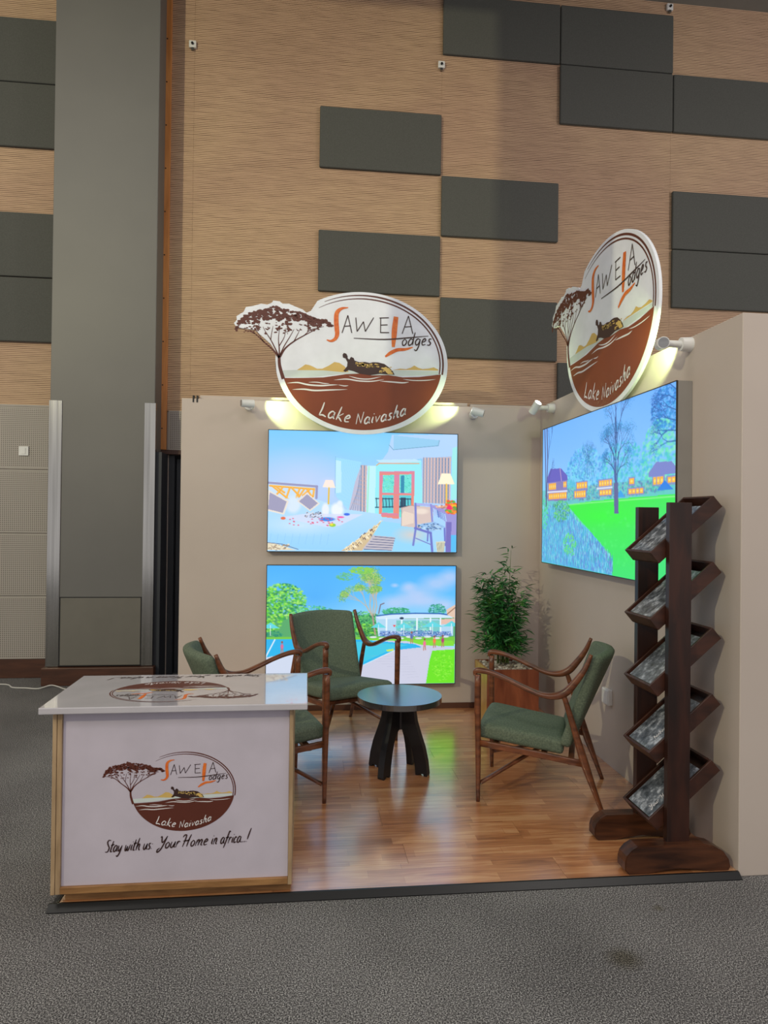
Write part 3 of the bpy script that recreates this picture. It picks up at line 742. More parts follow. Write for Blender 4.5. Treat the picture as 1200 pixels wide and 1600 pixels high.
def pic_bedroom():
    c = Canvas(420, 264, 70, 1140, 38, 742, 5)
    c.grad([(0, (120, 200, 255)), (.25, (150, 205, 252)), (.5, (176, 208, 255)), (1, (160, 215, 255))])
    c.ell(260, 330, 330, 210, (196, 212, 255), .8, 1); c.ell(620, 120, 260, 140, (140, 215, 250), .8, 1)
    c.poly([(690, 225), (940, 185), (1140, 165), (1140, 38), (760, 50), (740, 150)], (178, 212, 255))
    c.poly([(770, 140), (1025, 108), (1035, 75), (770, 52)], (150, 205, 240)); c.pl([(745, 110), (770, 138), (1028, 108), (1035, 76)], 3, (120, 170, 200)); 
    c.poly([(1110, 120), (1140, 110), (1140, 420), (1105, 440)], (160, 235, 235))
    # mosquito net / curtain
    c.poly([(440, 190), (590, 215), (560, 330), (520, 500), (450, 420)], (160, 225, 252), .7)
    for k in range(14): c.line((450+k*10, 195+k*2), (440+k*7, 420+k*6), 1.6, (130, 205, 245), .5)
    c.poly([(442, 205), (475, 212), (478, 395), (445, 400)], (190, 235, 250)); c.pl([(442, 185), (444, 400)], 2, (120, 180, 220))
    def plaid(P, x0, x1, y0, y1):
        c.poly(P, (196, 190, 206))
        k = x0
        while k < x1:
            for (w_, col) in ((3, (110, 130, 165)), (2.5, (226, 180, 160))):
                S = c.sl(k-w_, k+w_, y0, y1)
                k += 9
                X, Y = c.X[S], c.Y[S]
                if X.size: 
                    t = (Y-y0)/(y1-y0); m = (np.abs(X-(k-9)) < w_).astype(float); c.blend(S, m, col, .8)
        for y in range(int(y0), int(y1), 22): c.line((x0, y), (x1, y), 3, (190, 170, 180), .45)
    plaid([(588, 232), (622, 240), (618, 505), (520, 500), (555, 330)], 588, 622, 235, 505)
    c.poly([(555, 330), (588, 240), (588, 503), (520, 500)], (190, 190, 214))
    for k in range(5): c.line((583-k*3, 262+k*30), (585-k*14, 500), 2.5, (120, 140, 175), .75)
    for k in range(8): c.line((590-k*8, 300+k*22), (618, 306+k*24), 2.2, (222, 176, 160), .5)
    c.poly([(622, 235), (672, 235), (668, 525), (620, 515)], (190, 240, 252)); c.line((632, 240), (626, 515), 5, (150, 230, 180), .7)
    # garden door with red frame
    c.poly([(672, 222), (930, 195), (945, 470), (900, 520), (700, 545), (668, 520)], (150, 235, 245))
    c.poly([(672, 200), (895, 190), (935, 205), (700, 222)], (190, 228, 250)); c.pl([(675, 232), (690, 220), (918, 216)], 4, (226, 160, 120))
    c.poly([(693, 270), (892, 262), (892, 540), (695, 530)], (110, 225, 215))
    for _ in range(160): c.line(*((lambda a, b: ((a, b), (a+c.r.uniform(-14, 14), b+c.r.uniform(-10, 4))))(c.r.uniform(710, 885), c.r.uniform(285, 390))), 1.5, [(60, 190, 180), (180, 250, 250), (40, 150, 160), (140, 230, 150)][c.r.randint(4)], .7)
    c.poly([(712, 400), (890, 400), (890, 500), (712, 512)], (90, 200, 215), .8)
    for k in range(12): c.line((676+k*18, 425), (680+k*18, 480), 3.2, (20, 50, 80), .8)
    c.line((672, 428), (870, 428), 4, (30, 60, 90)); c.line((672, 480), (870, 470), 5, (30, 70, 100), .8); c.poly([(815, 420), (845, 420), (845, 480), (810, 480)], (30, 55, 85), .8)
    c.poly([(815, 290), (836, 288), (836, 400), (815, 400)], (30, 120, 170), .8)
    for P in ([(693, 268), (712, 268), (708, 535), (693, 528)], [(776, 268), (806, 266), (806, 545), (772, 545)], [(876, 264), (893, 264), (892, 470), (876, 470)], [(693, 268), (893, 262), (893, 280), (693, 290)], [(705, 510), (806, 515), (806, 545), (700, 535)], [(706, 392), (880, 392), (880, 405), (706, 405)]):
        c.poly(P, (214, 130, 175), 1, (236, 140, 110))
    plaid([(940, 185), (1105, 170), (1098, 458), (940, 445)], 945, 1100, 180, 450)
    # headboard of bent sticks
    c.poly([(70, 335), (342, 352), (340, 430), (70, 440)], (200, 225, 250)); c.pl([(70, 345), (340, 362), (338, 430)], 9, (150, 150, 190))
    for (p, q) in [((80, 362), (325, 378)), ((95, 365), (185, 440)), ((150, 370), (120, 410)), ((190, 372), (170, 435)), ((200, 372), (245, 420)), ((245, 376), (225, 430)), ((270, 378), (240, 425)), ((285, 378), (315, 425)), ((325, 376), (320, 420)), ((120, 370), (160, 400)), ((300, 380), (262, 415))]:
        c.line(p, q, 7, (246, 166, 40)); c.line((p[0], p[1]-3), (q[0], q[1]-3), 2, (255, 220, 130), .8)
    # bed
    c.poly([(70, 420), (200, 440), (350, 440), (480, 490), (705, 520), (708, 560), (480, 735), (200, 725), (70, 690)], (188, 224, 255), 1, (150, 210, 255))
    c.ell(250, 590, 260, 70, (205, 230, 255), .9, 1)
    for k in range(9): c.line((90+k*40, 640), (80+k*40, 700), 2, (140, 195, 240), .6)
    def pillow(P): 
        c.poly(P, (232, 224, 214)); cx = sum(p[0] for p in P)/len(P); cy = sum(p[1] for p in P)/len(P)
        c.poly([(cx+(p[0]-cx)*.82, cy+(p[1]-cy)*.82) for p in P], (160, 158, 188))
    c.ell(210, 470, 50, 60, (215, 232, 255), 1, .4); c.ell(120, 470, 80, 50, (205, 225, 250), 1, .4)
    pillow([(70, 385), (185, 450), (160, 530), (60, 505)]); pillow([(230, 450), (285, 398), (358, 462), (305, 508)])
    # towel swans and petals
    c.ell(390, 500, 26, 50, (232, 240, 255), 1, .4); c.ell(455, 498, 44, 50, (236, 244, 255), 1, .4); c.ell(470, 462, 20, 26, (230, 240, 255), 1, .5)
    c.poly([(140, 545), (290, 520), (540, 520), (600, 522), (470, 590), (400, 600)], (214, 222, 250), .8)
    for k in range(60): c.line(*((lambda a, b: ((a, b), (a+6, b-3)))(c.r.uniform(275, 385), c.r.uniform(512, 545))), 2.6, [(120, 120, 140), (220, 220, 226), (90, 90, 110)][c.r.randint(3)])
    c.ell(400, 553, 52, 14, (50, 130, 230), 1, .4); c.ell(510, 523, 20, 9, (60, 110, 230), 1); c.ell(475, 540, 24, 6, (240, 90, 170), 1)
    c.ell(155, 550, 16, 10, (230, 110, 70), 1); c.ell(430, 587, 22, 12, (150, 210, 60), 1); c.ell(425, 584, 10, 7, (250, 220, 60), 1)
    for k in range(34): c.ell(c.r.uniform(190, 500), c.r.uniform(548, 590), 7, 3.5, (226, 90, 120), .9)
    # valance and rug
    c.poly([(705, 560), (706, 600), (600, 735), (480, 737), (560, 680)], (212, 190, 150))
    for k in range(90):
        t = c.r.rand(); x = 500+t*205; y = 730-t*165+c.r.uniform(-8, 34)
        c.pl([(x, y), (x+9, y-10), (x+14, y+2)], 3, [(90, 70, 80), (240, 215, 160), (250, 240, 210)][c.r.randint(3)], .85)
    c.poly([(70, 688), (120, 700), (230, 735), (70, 735)], (226, 216, 190)); c.pl([(70, 692), (150, 700), (240, 730)], 3, (90, 100, 130), .8)
    for k in range(60): c.ell(c.r.uniform(72, 190), c.r.uniform(700, 735), 7, 4, [(160, 140, 120), (240, 230, 200)][c.r.randint(2)], .8)
    c.poly([(708, 560), (940, 590), (1000, 742), (600, 742)], (150, 215, 250)); c.ell(880, 640, 120, 60, (226, 206, 196), .8, 1)
    c.poly([(660, 645), (785, 655), (770, 735), (600, 728)], (196, 190, 200))
    for k in range(6): c.line((670-k*12, 652+k*15), (785-k*4, 662+k*14), 3, (80, 90, 130), .85)
    # armchair, chair and desk
    c.poly([(818, 480), (870, 465), (1000, 475), (1005, 560), (930, 600), (820, 588)], (216, 196, 190)); c.poly([(835, 500), (890, 515), (890, 570), (822, 588), (820, 520)], (232, 214, 200)); c.ell(935, 500, 50, 22, (236, 220, 208), 1, .5)
    c.pl([(820, 588), (822, 482), (870, 466), (925, 470)], 2, (150, 120, 120), .8)
    c.poly([(895, 450), (992, 455), (995, 470), (898, 466)], (170, 180, 235)); c.pl([(900, 455), (905, 590), (890, 700)], 8, (120, 128, 205)); c.pl([(990, 460), (1000, 575)], 7, (130, 140, 215))
    c.poly([(905, 580), (1010, 560), (1075, 590), (990, 622)], (150, 190, 235))
    for k in range(60): c.ell(c.r.uniform(920, 1050), c.r.uniform(572, 608), 8, 4, [(60, 90, 140), (200, 230, 250)][c.r.randint(2)], .7)
    c.pl([(900, 600), (990, 628), (1000, 735)], 9, (110, 116, 200)); c.line((1070, 600), (1075, 700), 7, (110, 116, 200)); c.line((975, 610), (972, 675), 6, (110, 120, 200)); c.line((905, 660), (1000, 700), 4, (120, 126, 200))
    c.poly([(990, 460), (1080, 470), (1140, 510), (1140, 742), (1080, 742), (1075, 560), (1000, 500)], (158, 150, 215)); c.poly([(1080, 560), (1110, 560), (1108, 742), (1078, 742)], (120, 112, 190))
    c.poly([(1108, 640), (1140, 640), (1140, 742), (1108, 742)], (90, 190, 245))
    for k in range(40): c.line(*((lambda a: ((a, 480+(a-1000)*.5), (a+8, 520+(a-1000)*.5)))(c.r.uniform(1000, 1075))), 3, [(70, 110, 190), (180, 210, 250)][c.r.randint(2)], .7)
    c.poly([(1020, 680), (1075, 675), (1068, 740), (1028, 740)], (216, 214, 190)); 
    for k in range(8): c.line((1026+k*6, 685), (1032+k*5, 738), 1.6, (120, 120, 110), .7)
    # lamps and flowers
    c.poly([(388, 322), (428, 322), (445, 370), (372, 366)], (250, 236, 214)); c.line((408, 370), (406, 462), 6, (232, 190, 60))
    c.poly([(1050, 272), (1100, 272), (1126, 335), (1028, 338)], (252, 244, 214)); c.line((1078, 338), (1080, 465), 7, (240, 196, 90)); c.ell(408, 340, 60, 40, (240, 220, 250), .35, 1)
    for k in range(70): c.ell(c.r.uniform(1080, 1140), c.r.uniform(435, 510), 12, 9, [(250, 90, 40), (250, 190, 40), (240, 40, 110), (90, 180, 60), (255, 140, 60)][c.r.randint(5)], .9)
    for k in range(30): c.ell(c.r.uniform(1020, 1080), c.r.uniform(462, 482), 8, 5, [(230, 160, 120), (250, 220, 180), (160, 120, 140)][c.r.randint(3)], .8)
    return c

def pic_pool():
    c = Canvas(420, 264, 62, 1132, 48, 724, 8)
    c.grad([(0, (74, 176, 250)), (.25, (98, 190, 250)), (.45, (150, 212, 248)), (1, (170, 220, 250))])
    c.ell(330, 230, 240, 160, (70, 165, 245), .6, 1)
    for (x, y, a, b) in [(780, 260, 120, 60), (900, 210, 130, 70), (1020, 150, 130, 70), (1100, 110, 90, 60), (860, 170, 60, 40), (780, 160, 30, 16), (1070, 275, 70, 40), (950, 250, 200, 60)]:
        c.ell(x, y, a, b, (188, 206, 244), .75, .8)
    c.poly([(62, 330), (1132, 330), (1132, 470), (62, 470)], (90, 170, 110))
    gr = [(90, 200, 60), (140, 230, 60), (60, 160, 90), (180, 240, 110), (40, 130, 90)]
    c.dots(150, 250, 130, 100, 900, 10, gr); c.dots(90, 330, 60, 100, 300, 10, gr); c.dots(330, 330, 120, 55, 500, 8, [(70, 190, 150), (150, 230, 180), (50, 150, 130), (120, 210, 90)])
    c.dots(520, 350, 200, 45, 500, 8, [(40, 140, 90), (90, 200, 100), (30, 110, 80), (120, 210, 120)]); c.dots(790, 310, 80, 24, 260, 7, [(40, 150, 110), (80, 190, 130)]); c.dots(1025, 300, 50, 34, 260, 6, [(30, 130, 120), (80, 190, 150)])
    c.dots(620, 420, 70, 40, 260, 8, [(60, 150, 70), (150, 230, 80), (30, 110, 60)]); c.dots(100, 440, 50, 22, 100, 7, [(30, 130, 110), (60, 160, 120)])
    lf = (24, 6, 4, [(150, 200, 80), (110, 180, 90), (190, 220, 110), (90, 160, 110)])
    for (x, a, L) in [(650, 1.75, 62), (655, 1.45, 66), (665, 1.3, 50), (650, 2.1, 56)]:
        c.branch(x, 330, a, L, 5, 6, (196, 180, 160), .42, lf)
    c.pl([(655, 330), (662, 380), (672, 440)], 6, (176, 150, 140)); c.dots(590, 75, 70, 20, 160, 8, [(150, 210, 80), (120, 200, 90)]); c.dots(500, 110, 55, 22, 90, 7, [(120, 200, 110), (90, 180, 140)])
    c.pl([(690, 320), (700, 270), (720, 262)], 4, (120, 100, 110))
    # pavilion
    c.poly([(672, 340), (740, 350), (1120, 355), (1120, 450), (690, 450)], (176, 214, 240)); c.poly([(790, 360), (1050, 360), (1050, 440), (790, 440)], (120, 200, 200))
    c.dots(900, 395, 110, 30, 160, 7, [(110, 210, 150), (180, 230, 220), (90, 160, 200)])
    c.poly([(672, 338), (720, 325), (850, 318), (1000, 320), (1122, 332), (1125, 346), (740, 352), (690, 352)], (206, 230, 250)); c.pl([(680, 334), (760, 324), (900, 320), (1040, 322), (1122, 334)], 5, (40, 100, 180))
    for x in (735, 822, 910, 988, 1046): c.line((x, 350), (x, 450), 6, (232, 244, 252))
    c.poly([(700, 420), (1110, 425), (1110, 462), (700, 456)], (90, 130, 200), .6)
    c.dots(900, 438, 210, 20, 420, 5, [(40, 60, 130), (200, 220, 250), (90, 110, 200), (240, 240, 250), (30, 100, 170)])
    c.poly([(1080, 300), (1132, 270), (1132, 350), (1085, 330)], (226, 196, 176)); c.pl([(1085, 325), (1130, 288)], 4, (150, 110, 90)); c.poly([(1050, 355), (1132, 350), (1132, 380), (1050, 385)], (226, 190, 176))
    def umb(x, y, w_): 
        c.poly([(x-w_, y+16), (x, y-16), (x+w_, y+16)], (100, 214, 226)); c.line((x, y), (x, y+56), 2.5, (230, 240, 250))
    for q in ((690, 385, 44), (835, 388, 52), (1000, 382, 62), (1110, 380, 50), (85, 385, 50)): umb(*q)
    c.poly([(770, 385), (790, 385), (780, 400)], (230, 80, 90)); c.ell(822, 348, 14, 8, (40, 60, 90))
    # lawn strip, pool, paving, grass
    c.poly([(62, 450), (400, 452), (1132, 455), (1132, 500), (62, 480)], (120, 200, 70)); c.poly([(640, 465), (1120, 480), (1128, 510), (620, 500)], (130, 220, 60))
    for k in range(9): c.ell(660+k*52, 455+(k % 2)*8, 24, 7, (226, 228, 246), .9)
    c.poly([(62, 470), (160, 462), (560, 470), (860, 480), (930, 500), (1132, 520), (1132, 724), (62, 724)], (198, 204, 226))
    c.poly([(62, 462), (200, 462), (580, 468), (900, 496), (940, 515), (790, 530), (720, 560), (600, 618), (200, 724), (62, 560)], (44, 178, 236), 1, (40, 190, 236))
    c.poly([(560, 480), (860, 500), (780, 520), (600, 600), (560, 600)], (74, 204, 226), .8)
    c.poly([(62, 565), (200, 540), (300, 600), (150, 724), (62, 724)], (206, 216, 236)); c.pl([(62, 560), (110, 465)], 5, (220, 235, 250))
    c.poly([(735, 528), (778, 522), (775, 535), (740, 538)], (200, 230, 90)); 
    c.poly([(1000, 535), (1132, 528), (1132, 724), (965, 724), (985, 590)], (110, 226, 40)); c.dots(1060, 620, 60, 90, 240, 6, [(150, 240, 60), (90, 200, 40), (170, 250, 100)], .5)
    c.poly([(600, 620), (790, 530), (985, 528), (960, 724), (560, 724)], (204, 206, 226)); 
    for k in range(9): c.line((620+k*30, 560+k*16), (860+k*8, 570+k*14), 1.5, (170, 172, 196), .35)
    c.line((600, 616), (790, 528), 3, (240, 244, 250), .8)
    # people
    for (x, y, col) in [(880, 430, (90, 110, 170)), (1012, 455, (250, 120, 80)), (955, 470, (240, 110, 160)), (1060, 452, (180, 60, 120)), (150, 480, (220, 110, 150))]:
        c.ell(x, y, 7, 8, (150, 90, 80)); c.ell(x, y+24, 11, 20, col, 1, .5); c.line((x-4, y+38), (x-5, y+62), 3.5, (190, 120, 100)); c.line((x+4, y+38), (x+6, y+60), 3.5, (190, 120, 100))
    return c

def pic_garden():
    c = Canvas(460, 260, 0, 1000, 0, 520, 12)      # x 0..1000, y 0..520  (s*1000, t*520)
    c.grad([(0, (110, 178, 255)), (.3, (128, 190, 255)), (.5, (120, 205, 240)), (1, (60, 220, 110))])
    bl = [(60, 160, 230), (80, 200, 235), (110, 220, 230), (50, 130, 210), (130, 225, 240)]
    c.dots(420, 200, 170, 90, 700, 9, bl, .55); c.dots(700, 200, 140, 80, 500, 9, [(70, 190, 210), (90, 220, 190), (60, 170, 220)], .6); c.dots(280, 250, 70, 40, 300, 8, [(90, 200, 200), (70, 180, 220)], .7)
    c.dots(930, 180, 110, 100, 700, 9, [(80, 210, 190), (110, 230, 170), (60, 180, 220), (140, 235, 190)], .6); c.dots(960, 60, 90, 60, 450, 7, [(30, 130, 210), (60, 170, 230), (20, 100, 190)], .6)
    c.dots(400, 160, 110, 60, 400, 5, [(40, 140, 200), (120, 210, 240)], .6)
    c.poly([(0, 240), (1000, 240), (1000, 292), (0, 300)], (90, 190, 190), .7)
    c.dots(500, 262, 480, 24, 900, 7, [(60, 150, 190), (120, 200, 200), (90, 110, 180), (150, 190, 180), (60, 180, 150)], .8)
    # lodges with lit windows
    c.poly([(55, 190), (90, 160), (200, 165), (262, 195), (268, 212), (50, 212)], (96, 92, 190)); c.poly([(60, 212), (262, 212), (262, 285), (60, 282)], (130, 120, 180)); c.line((190, 165), (205, 210), 4, (190, 160, 200))
    for (x0, x1, y0, y1, n) in [(72, 150, 216, 240, 4), (72, 258, 254, 276, 8), (225, 255, 216, 236, 2), (350, 440, 226, 246, 4), (330, 430, 254, 276, 5), (535, 630, 228, 246, 5), (540, 628, 258, 274, 4), (745, 775, 232, 248, 1), (740, 830, 262, 276, 4), (885, 940, 236, 256, 3), (960, 1000, 240, 254, 2)]:
        c.poly([(x0-6, y0-5), (x1+6, y0-5), (x1+6, y1+5), (x0-6, y1+5)], (140, 130, 190), .8)
        w_ = (x1-x0)/n
        for k in range(n): c.poly([(x0+k*w_+1.5, y0), (x0+(k+1)*w_-1.5, y0), (x0+(k+1)*w_-1.5, y1), (x0+k*w_+1.5, y1)], (250, 178, 40)); c.ell(x0+(k+.5)*w_, (y0+y1)/2, w_*.3, (y1-y0)*.3, (255, 230, 120), .8)
    c.line((60, 248), (262, 250), 4, (220, 225, 245)); c.line((520, 252), (632, 252), 4, (210, 220, 240))
    c.poly([(860, 222), (900, 196), (980, 200), (1000, 214), (1000, 232), (860, 234)], (120, 130, 200)); c.poly([(905, 272), (945, 246), (990, 272)], (30, 120, 230)); c.poly([(655, 285), (690, 262), (720, 285)], (50, 160, 230))
    # lawn
    c.poly([(262, 300), (500, 290), (1000, 284), (1000, 520), (640, 520), (592, 448), (457, 384), (330, 330)], (50, 236, 60), 1, (60, 226, 110))
    c.ell(560, 340, 300, 40, (40, 250, 40), .6, 1); c.ell(930, 400, 200, 160, (70, 215, 150), .55, 1); c.dots(720, 400, 230, 90, 160, 12, [(90, 245, 120), (50, 228, 80)], .25)
    c.pl([(262, 300), (480, 296), (1000, 290)], 3, (150, 240, 150), .7)
    # lavender and shrubs
    c.poly([(0, 330), (120, 300), (270, 305), (330, 345), (457, 384), (560, 430), (600, 460), (640, 520), (0, 520)], (80, 180, 225))
    sh = [(60, 150, 220), (120, 210, 235), (90, 120, 200), (150, 225, 240), (60, 190, 190), (110, 120, 210)]
    for _ in range(2600):
        x = c.r.uniform(0, 640); yl = 305+max(0, (x-240))*.42; y = c.r.uniform(yl, 520)
        c.line((x, y), (x+c.r.uniform(-3, 3), y-c.r.uniform(6, 18)), 2.2, sh[c.r.randint(6)], .75)
    c.dots(200, 320, 90, 40, 260, 7, [(60, 180, 110), (120, 220, 120), (50, 140, 140)], .8); c.dots(290, 440, 60, 40, 160, 6, [(70, 220, 110), (110, 230, 90)], .7); c.dots(30, 330, 40, 60, 160, 7, [(70, 200, 130), (90, 220, 190)], .8)
    for k in range(20): c.line((c.r.uniform(80, 560), c.r.uniform(360, 500)), (c.r.uniform(80, 560), c.r.uniform(360, 500)), .1, (0, 0, 0), 0)
    # trees
    bk = (40, 70, 130)
    for (x, a, L, y) in [(655, 1.57, 34, 190), (650, 2.2, 34, 170), (664, .95, 34, 170), (655, 1.75, 44, 130), (660, 1.3, 44, 120), (655, 2.4, 30, 210), (662, .7, 30, 215), (655, 1.57, 40, 90)]: c.branch(x, y, a, L, 3, 6, bk, .6, (16, 2, 2.5, [(40, 120, 190), (60, 160, 210)]))
    c.pl([(655, 200), (655, 90), (652, 40)], 3.5, bk)
    c.pl([(655, 180), (657, 250), (660, 325)], 7, (70, 90, 150)); c.pl([(640, 150), (650, 230)], 4, (60, 90, 160)); c.pl([(674, 150), (664, 240)], 4, (60, 90, 160)); c.poly([(644, 240), (672, 240), (678, 332), (648, 332)], (90, 96, 150))
    for x in (20, 45): c.pl([(x, 0), (x+12, 120), (45, 300)], 6, (80, 80, 130))
    c.branch(60, 120, 1.3, 40, 3, 6, bk, .5, (14, 5, 3, [(40, 120, 190), (60, 160, 210)])); c.branch(70, 210, 1.2, 30, 2.5, 5, bk, .6)
    for k in range(6): c.branch(1000, 20+k*26, 2.6+k*.1, 40, 2.4, 6, (30, 90, 170), .6)
    for k in range(5): c.branch(420+k*20, 210, 1.2+k*.2, 34, 2, 6, (50, 110, 170), .55)
    return c

def tv(label, place, w_, h_, cv, normal_axis, depth, group, mat=None):
    """place(u, v, d): u, v in metres across and down the picture, d = out of the wall"""
    org = Vector(place(w_/2, h_/2, 0)); t = thing('wall_screen', label, 'screen', org, 0, group)
    fn = lambda u, v, d: Vector(place(u, v, d))-org
    bm = bmesh.new()
    c8 = [fn(u, v, d) for d in (0, depth-.001) for (u, v) in ((-.004, -.004), (w_+.004, -.004), (w_+.004, h_+.004), (-.004, h_+.004))]
    V = [bm.verts.new(p) for p in c8]
    for q in ((3, 2, 1, 0), (4, 5, 6, 7), (0, 1, 5, 4), (1, 2, 6, 5), (2, 3, 7, 6), (3, 0, 4, 7)): bm.faces.new([V[k] for k in q])
    bmesh.ops.recalc_face_normals(bm, faces=bm.faces[:]); bmesh.ops.bevel(bm, geom=bm.edges[:], offset=.002, segments=1, affect='EDGES')
    mesh_obj('casing', bm, MAT['tv_case'], t)
    bm = bmesh.new()
    for (a, b, c_, d_) in ((-.004, w_+.004, -.0045, 0.001), (-.004, w_+.004, h_-.001, h_+.0045), (-.0045, .001, -.004, h_+.004), (w_-.001, w_+.0045, -.004, h_+.004)):
        P = [fn(u, v, d) for d in (depth-.006, depth+.002) for (u, v) in ((a, c_), (b, c_), (b, d_), (a, d_))]
        V = [bm.verts.new(p) for p in P]
        for q in ((3, 2, 1, 0), (4, 5, 6, 7), (0, 1, 5, 4), (1, 2, 6, 5), (2, 3, 7, 6), (3, 0, 4, 7)): bm.faces.new([V[k] for k in q])
    bmesh.ops.recalc_face_normals(bm, faces=bm.faces[:])
    mesh_obj('bezel', bm, MAT['tv_edge'], t)
    screen_mesh('display', cv, lambda s, q: fn(s*w_, q*h_, depth+.0005), MAT['screen'], t)
tv('upper wall screen showing a hotel bedroom with a white bed', lambda u, v, d: (-2.262+u, -d, 2.287-v), 1.537, .971, pic_bedroom(), 'y', .06, 'lit wall screens')
tv('lower wall screen showing a swimming pool and pavilion behind the chairs', lambda u, v, d: (-2.262+u, -d, 1.203-v), 1.535, .962, pic_pool(), 'y', .06, 'lit wall screens')
tv('wall screen on the right wall showing lodges behind a green lawn', lambda u, v, d: (-d, -.313-u, 2.3105-v), 2.016, 1.054, pic_garden(), 'x', .085, 'lit wall screens')

# ------------------------------------------------------------------ spotlights on the wall tops
def spotlight(label, base, aim, n, energy, power=True):
    """base on the wall face, n = wall normal, head points along aim"""
    n = Vector(n); aim = Vector(aim).normalized()
    t = thing('spotlight', label, 'spotlight', base, 0, 'white spotlights on the booth wall tops')
    bm = bmesh.new(); cyl(bm, (0, 0, 0), n*.055, .038, .034, 24); mesh_obj('mount', bm, MAT['white_plastic'], t, False)
    piv = n*.155
    bm = bmesh.new(); cyl(bm, n*.05, piv, .018, .018, 16); mesh_obj('arm', bm, MAT['white_plastic'], t)
    bm = bmesh.new(); cyl(bm, piv-aim*.05, piv+aim*.05, .03, .032, 28); h = mesh_obj('head', bm, MAT['white_plastic'], t)
    bm = bmesh.new(); cyl(bm, piv-aim*.0515, piv-aim*.0498, .026, .026, 24); mesh_obj('rear_cap', bm, MAT['metal'], h)
    bm = bmesh.new(); cyl(bm, piv+aim*.0495, piv+aim*.0512, .025, .025, 24); mesh_obj('lens', bm, MAT['lens'], h)
    if energy:
        l = bpy.data.lights.new('spot_bulb', 'SPOT'); l.energy = energy; l.color = (.76, 1, .42); l.spot_size = math.radians(88); l.spot_blend = .5; l.shadow_soft_size = .02
        o = bpy.data.objects.new('spot_bulb', l); C.objects.link(o); o.parent = t; o.location = piv+aim*.056
        o.rotation_euler = aim.to_track_quat('-Z', 'Y').to_euler()
spotlight('white spotlight on the back wall left of the oval sign', (-2.425, 0, 2.478), (1, .36, .02), (0, -1, 0), 17)
spotlight('white spotlight on the back wall right of the oval sign', (-.58, 0, 2.462), (-1, .34, .3), (0, -1, 0), 16)
spotlight('white spotlight with a glowing lens on the right wall near the corner', (0, -.32, 2.485), (.3, -.6, .7), (-1, 0, 0), 13)
spotlight('white spotlight on the right wall between the oval sign and the wall end', (0, -2.31, 2.505), (.34, .95, .15), (-1, 0, 0), 17)

# ------------------------------------------------------------------ counter
ct = thing('reception_counter', 'white panelled reception counter with pine edges and a printed lodge logo', 'counter', (-2.475, -2.5, FZ))
cz = lambda z: z-FZ
X0, X1, YF, YB = -2.953+2.475, -1.995+2.475, -2.765+2.5, -2.29+2.5
boxo('plinth', -2.912+2.475, -2.0+2.475, -2.715+2.5, YB-.03, 0, cz(.072), MAT['pine_h'], ct, .001, 1)
boxo('side_panel', X0, X0+.016, YF, YB, cz(.07), cz(.80), MAT['pine'], ct, .001, 1)
boxo('side_panel', X1-.016, X1, YF, YB, cz(.07), cz(.80), MAT['pine'], ct, .001, 1)
boxo('stile', X0+.0175, X0+.036, YF+.002, YF+.03, cz(.07), cz(.80), MAT['pine'], ct, .001, 1)
boxo('bottom_rail', X0+.0365, X1-.0165, YF, YF+.04, cz(.072), cz(.098), MAT['pine_h'], ct, .001, 1)
boxo('front_panel', X0+.037, X1-.017, YF+.014, YF+.026, cz(.0985), cz(.80), MAT['white_board'], ct)
boxo('back_panel', X0+.017, X1-.017, YB-.02, YB-.006, cz(.075), cz(.80), MAT['white_board'], ct)
tp = boxo('top', -2.997+2.475, -1.938+2.475, -2.80+2.5, -2.235+2.5, cz(.802), cz(.828), MAT['counter_top'], ct, .003, 2)
logo(lambda x, y, l: Vector((-2.44+2.475+x*.209, YF+.0135-l*.3, cz(.464)+y*.209)), ct, 1.02, 5)
F = Flat(lambda x, y, l: Vector((-2.748+2.475+x, YF+.0135-l, cz(.227)+y)))
def tagline(F, k=1.):
    kw = dict(slant=.32, gap=.03, ang=.035, space=.32)
    for txt, x, y, xs in (('Stay with us:', 0, 0, .70), ('Your', .207, .007, .88), ('Home', .300, .0105, .85), ('in africa...!', .420, .0155, .70)):
        F.text('tagline', txt, x, y, .049, .0052, .001, xs=xs, **kw)
tagline(F)
for o in F.finish({'tagline': ('tagline_lettering', MAT['brown_dark'])}, ct): o['kind'] = 'stuff'
logo(lambda x, y, l: Vector((-2.535+2.475-x*.25, -2.555+2.5-y*.25, cz(.8283)+l*.1)), ct, .97, 6)
F = Flat(lambda x, y, l: Vector((-2.16+2.475-x*1.2, -2.262+2.5-y*.9, cz(.8283)+l*.3)))
tagline(F)
for o in F.finish({'tagline': ('tagline_lettering', MAT['brown_dark'])}, ct): o['kind'] = 'stuff'

